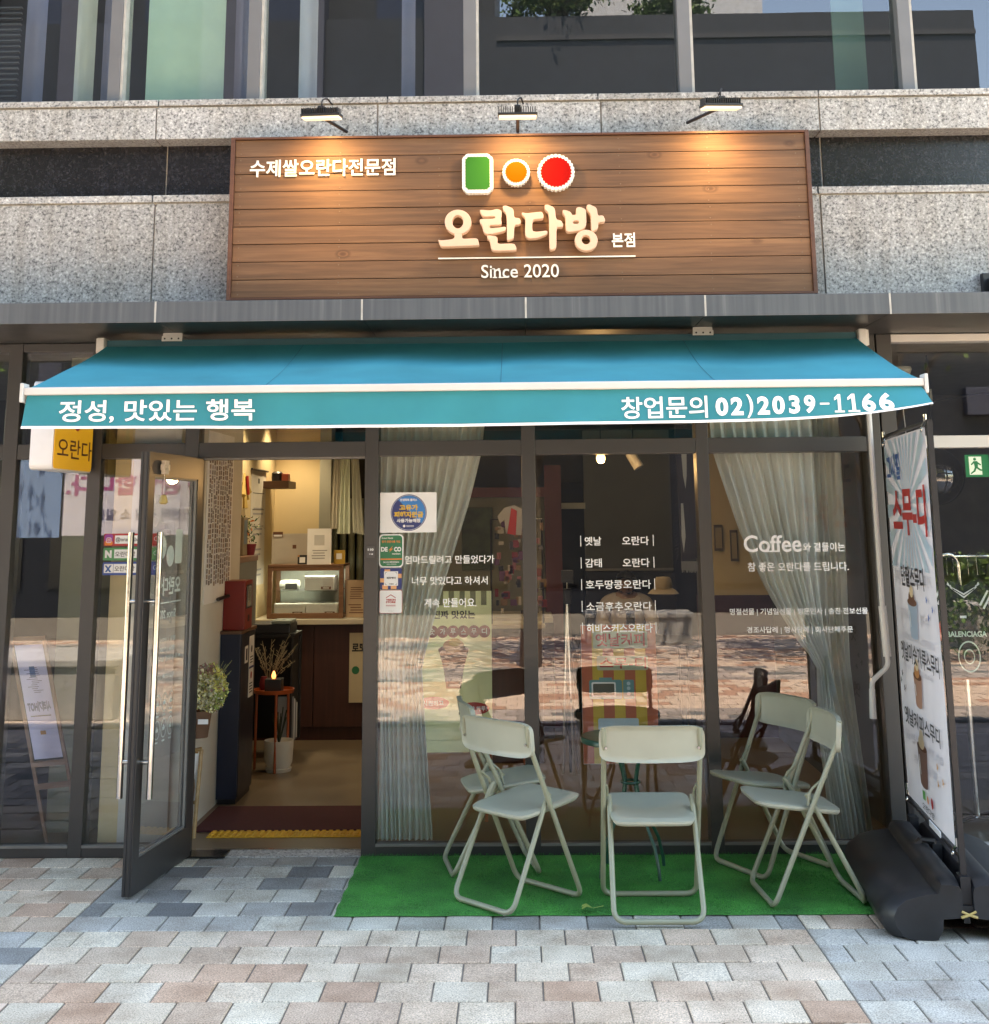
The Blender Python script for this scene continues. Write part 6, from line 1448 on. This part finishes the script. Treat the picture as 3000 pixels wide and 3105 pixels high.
def tree(x, y, z0, h, r, label, n=5200, seed=1, lo=.5):
    rr = random.Random(seed); t = thing('street_tree', label, 'tree', (x, y, z0), 'trees across the street')
    m_ = MB(); m_.tube([(x, y, z0), (x+.05, y, z0+h*.35), (x-.04, y+.05, z0+h*.6)], .1, 8, rs=[.13, .09, .05])
    cl_ = []
    for k in range(16):
        a = rr.uniform(0, 6.28); q = rr.uniform(.25, .85)*r; zz_ = z0+h*rr.uniform(lo, .93); p = Vector((x+q*cos(a), y+q*sin(a), zz_)); cl_.append((p, rr.uniform(.28, .5)*r))
        m_.tube([(x, y, z0+h*rr.uniform(.3, .5)), Vector((x, y, z0+h*.5)).lerp(p, .5), p], .03, 5, rs=[.045, .03, .01])
    m_.build('trunk', C_('bark', (.08, .06, .045), .9), t)
    l = MB(); g1, g2 = C_('leaf_dark', (.03, .075, .015), .6), C_('leaf_light', (.09, .17, .03), .6)
    for k in range(n):
        c_, rad = cl_[k % 16]; d_ = Vector((rr.gauss(0, 1), rr.gauss(0, 1), max(-1.4, min(1.4, rr.gauss(0, .8))))); p = c_+d_*rad*.5; s_ = rr.uniform(.04, .085)
        a1, a2 = Vector((rr.uniform(-1, 1), rr.uniform(-1, 1), rr.uniform(-1, 1))).normalized()*s_, Vector((rr.uniform(-1, 1), rr.uniform(-1, 1), rr.uniform(-1, 1))).normalized()*s_*.6
        l.add([p-a1, p+a2, p+a1, p-a2], [(0, 1, 2, 3)], g2 if rr.random() < .4 else g1)
    l.build('crown', None, t)
tree(-8.2, -8.2, 0, 5.6, 2.3, 'leafy street tree standing in the paving, left of the doorway', seed=3, lo=.70)
tree(.12, -8.3, 0, 5.6, 2.4, 'leafy street tree standing in the paving opposite the shop', seed=15, lo=.70)
tree(4.15, -8.2, 0, 5.6, 2.3, 'leafy street tree standing in the paving, right of the shop', seed=5, lo=.70)
tree(1.0, -17.6, 10.6, 2.2, 1.2, 'small roof terrace tree on the opposite building', 4200, 8)
tree(3.3, -17.6, 10.6, 1.9, .8, 'smaller roof terrace tree, right of the other one', 2600, 9)
for x0, x1, y0, y1, h, lab in ((-7.2, -3.5, -5.6, -4.5, .50, 'long white granite planter bench on the paving at the left'), (.9, 2.3, -11.4, -10.8, .40, 'low granite planter block on the far side of the street'), (5.6, 10, -10.5, -9.6, .55, 'granite planter wall on the right of the street')):
    pl = thing('street_planter', lab, 'planter', ((x0+x1)/2, (y0+y1)/2, 0), 'granite planters in the street')
    MB().bbox(x0, x1, y0, y1, 0, h-.06, .01).build('wall', GRP, pl); MB().bbox(x0-.03, x1+.03, y0-.03, y1+.03, h-.06, h, .01).build('coping', GRP, pl)
def hedge(x0, x1, y0, y1, z0, z1, lab, n=5000, sd=1):
    rr = random.Random(sd); l = MB(); g1, g2 = C_('leaf_dark', (.03, .075, .015), .6), C_('leaf_light', (.09, .17, .03), .6)
    for k in range(n):
        p = Vector((rr.uniform(x0, x1), rr.uniform(y0, y1), z0+(z1-z0)*rr.random()**.6+.08*sin(3*k))); s_ = rr.uniform(.03, .06)
        a1, a2 = Vector((rr.uniform(-1, 1), rr.uniform(-1, 1), rr.uniform(-1, 1))).normalized()*s_, Vector((rr.uniform(-1, 1), rr.uniform(-1, 1), rr.uniform(-1, 1))).normalized()*s_*.6
        l.add([p-a1, p+a2, p+a1, p-a2], [(0, 1, 2, 3)], g2 if rr.random() < .4 else g1)
    return tag(l.build('hedge', None), lab, 'hedge', 'hedges in the planters')
hedge(4.6, 9.8, -9.2, -8.2, .0, 1.15, 'bushy hedge in the planter on the right of the street', 7000, 3)
bn = thing('street_banner', 'white welcome banner with purple Korean lettering stretched across the street side', 'banner', (-6.5, -9.3, 1.3))
BF2 = frame((-4.35, -9.0, 0), (-1, 0, 0))
MB().prism(rect(-.6, 1.25, 1.50, 2.6), 0, .01, BF2).build('cloth', C_('banner_white', (.62, .60, .70), .8), bn)
MB().prism(rect(1.28, 2.0, 1.48, 2.6), 0, .01, BF2).build('cloth', C_('banner_blue', (.25, .38, .60), .8), bn)
m_ = MB(); textmb(m_, '를 환영합니다.', -.55, 1.22, 1.98, 2.24, BF2, c0=.012, bold=.04, mat=C_('banner_purple', (.35, .05, .22), .7)); textmb(m_, '주민센터 직원 소 일동', -.5, .85, 1.68, 1.82, BF2, c0=.012, bold=.03, mat=C_('banner_slate', (.10, .10, .20), .7)); m_.build('lettering', None, bn)
for a in (-.63, 2.03): MB().tube([BF2(a, 0, -.03), BF2(a, 3.05, -.03)], .03, 8).build('post', STEEL, bn)
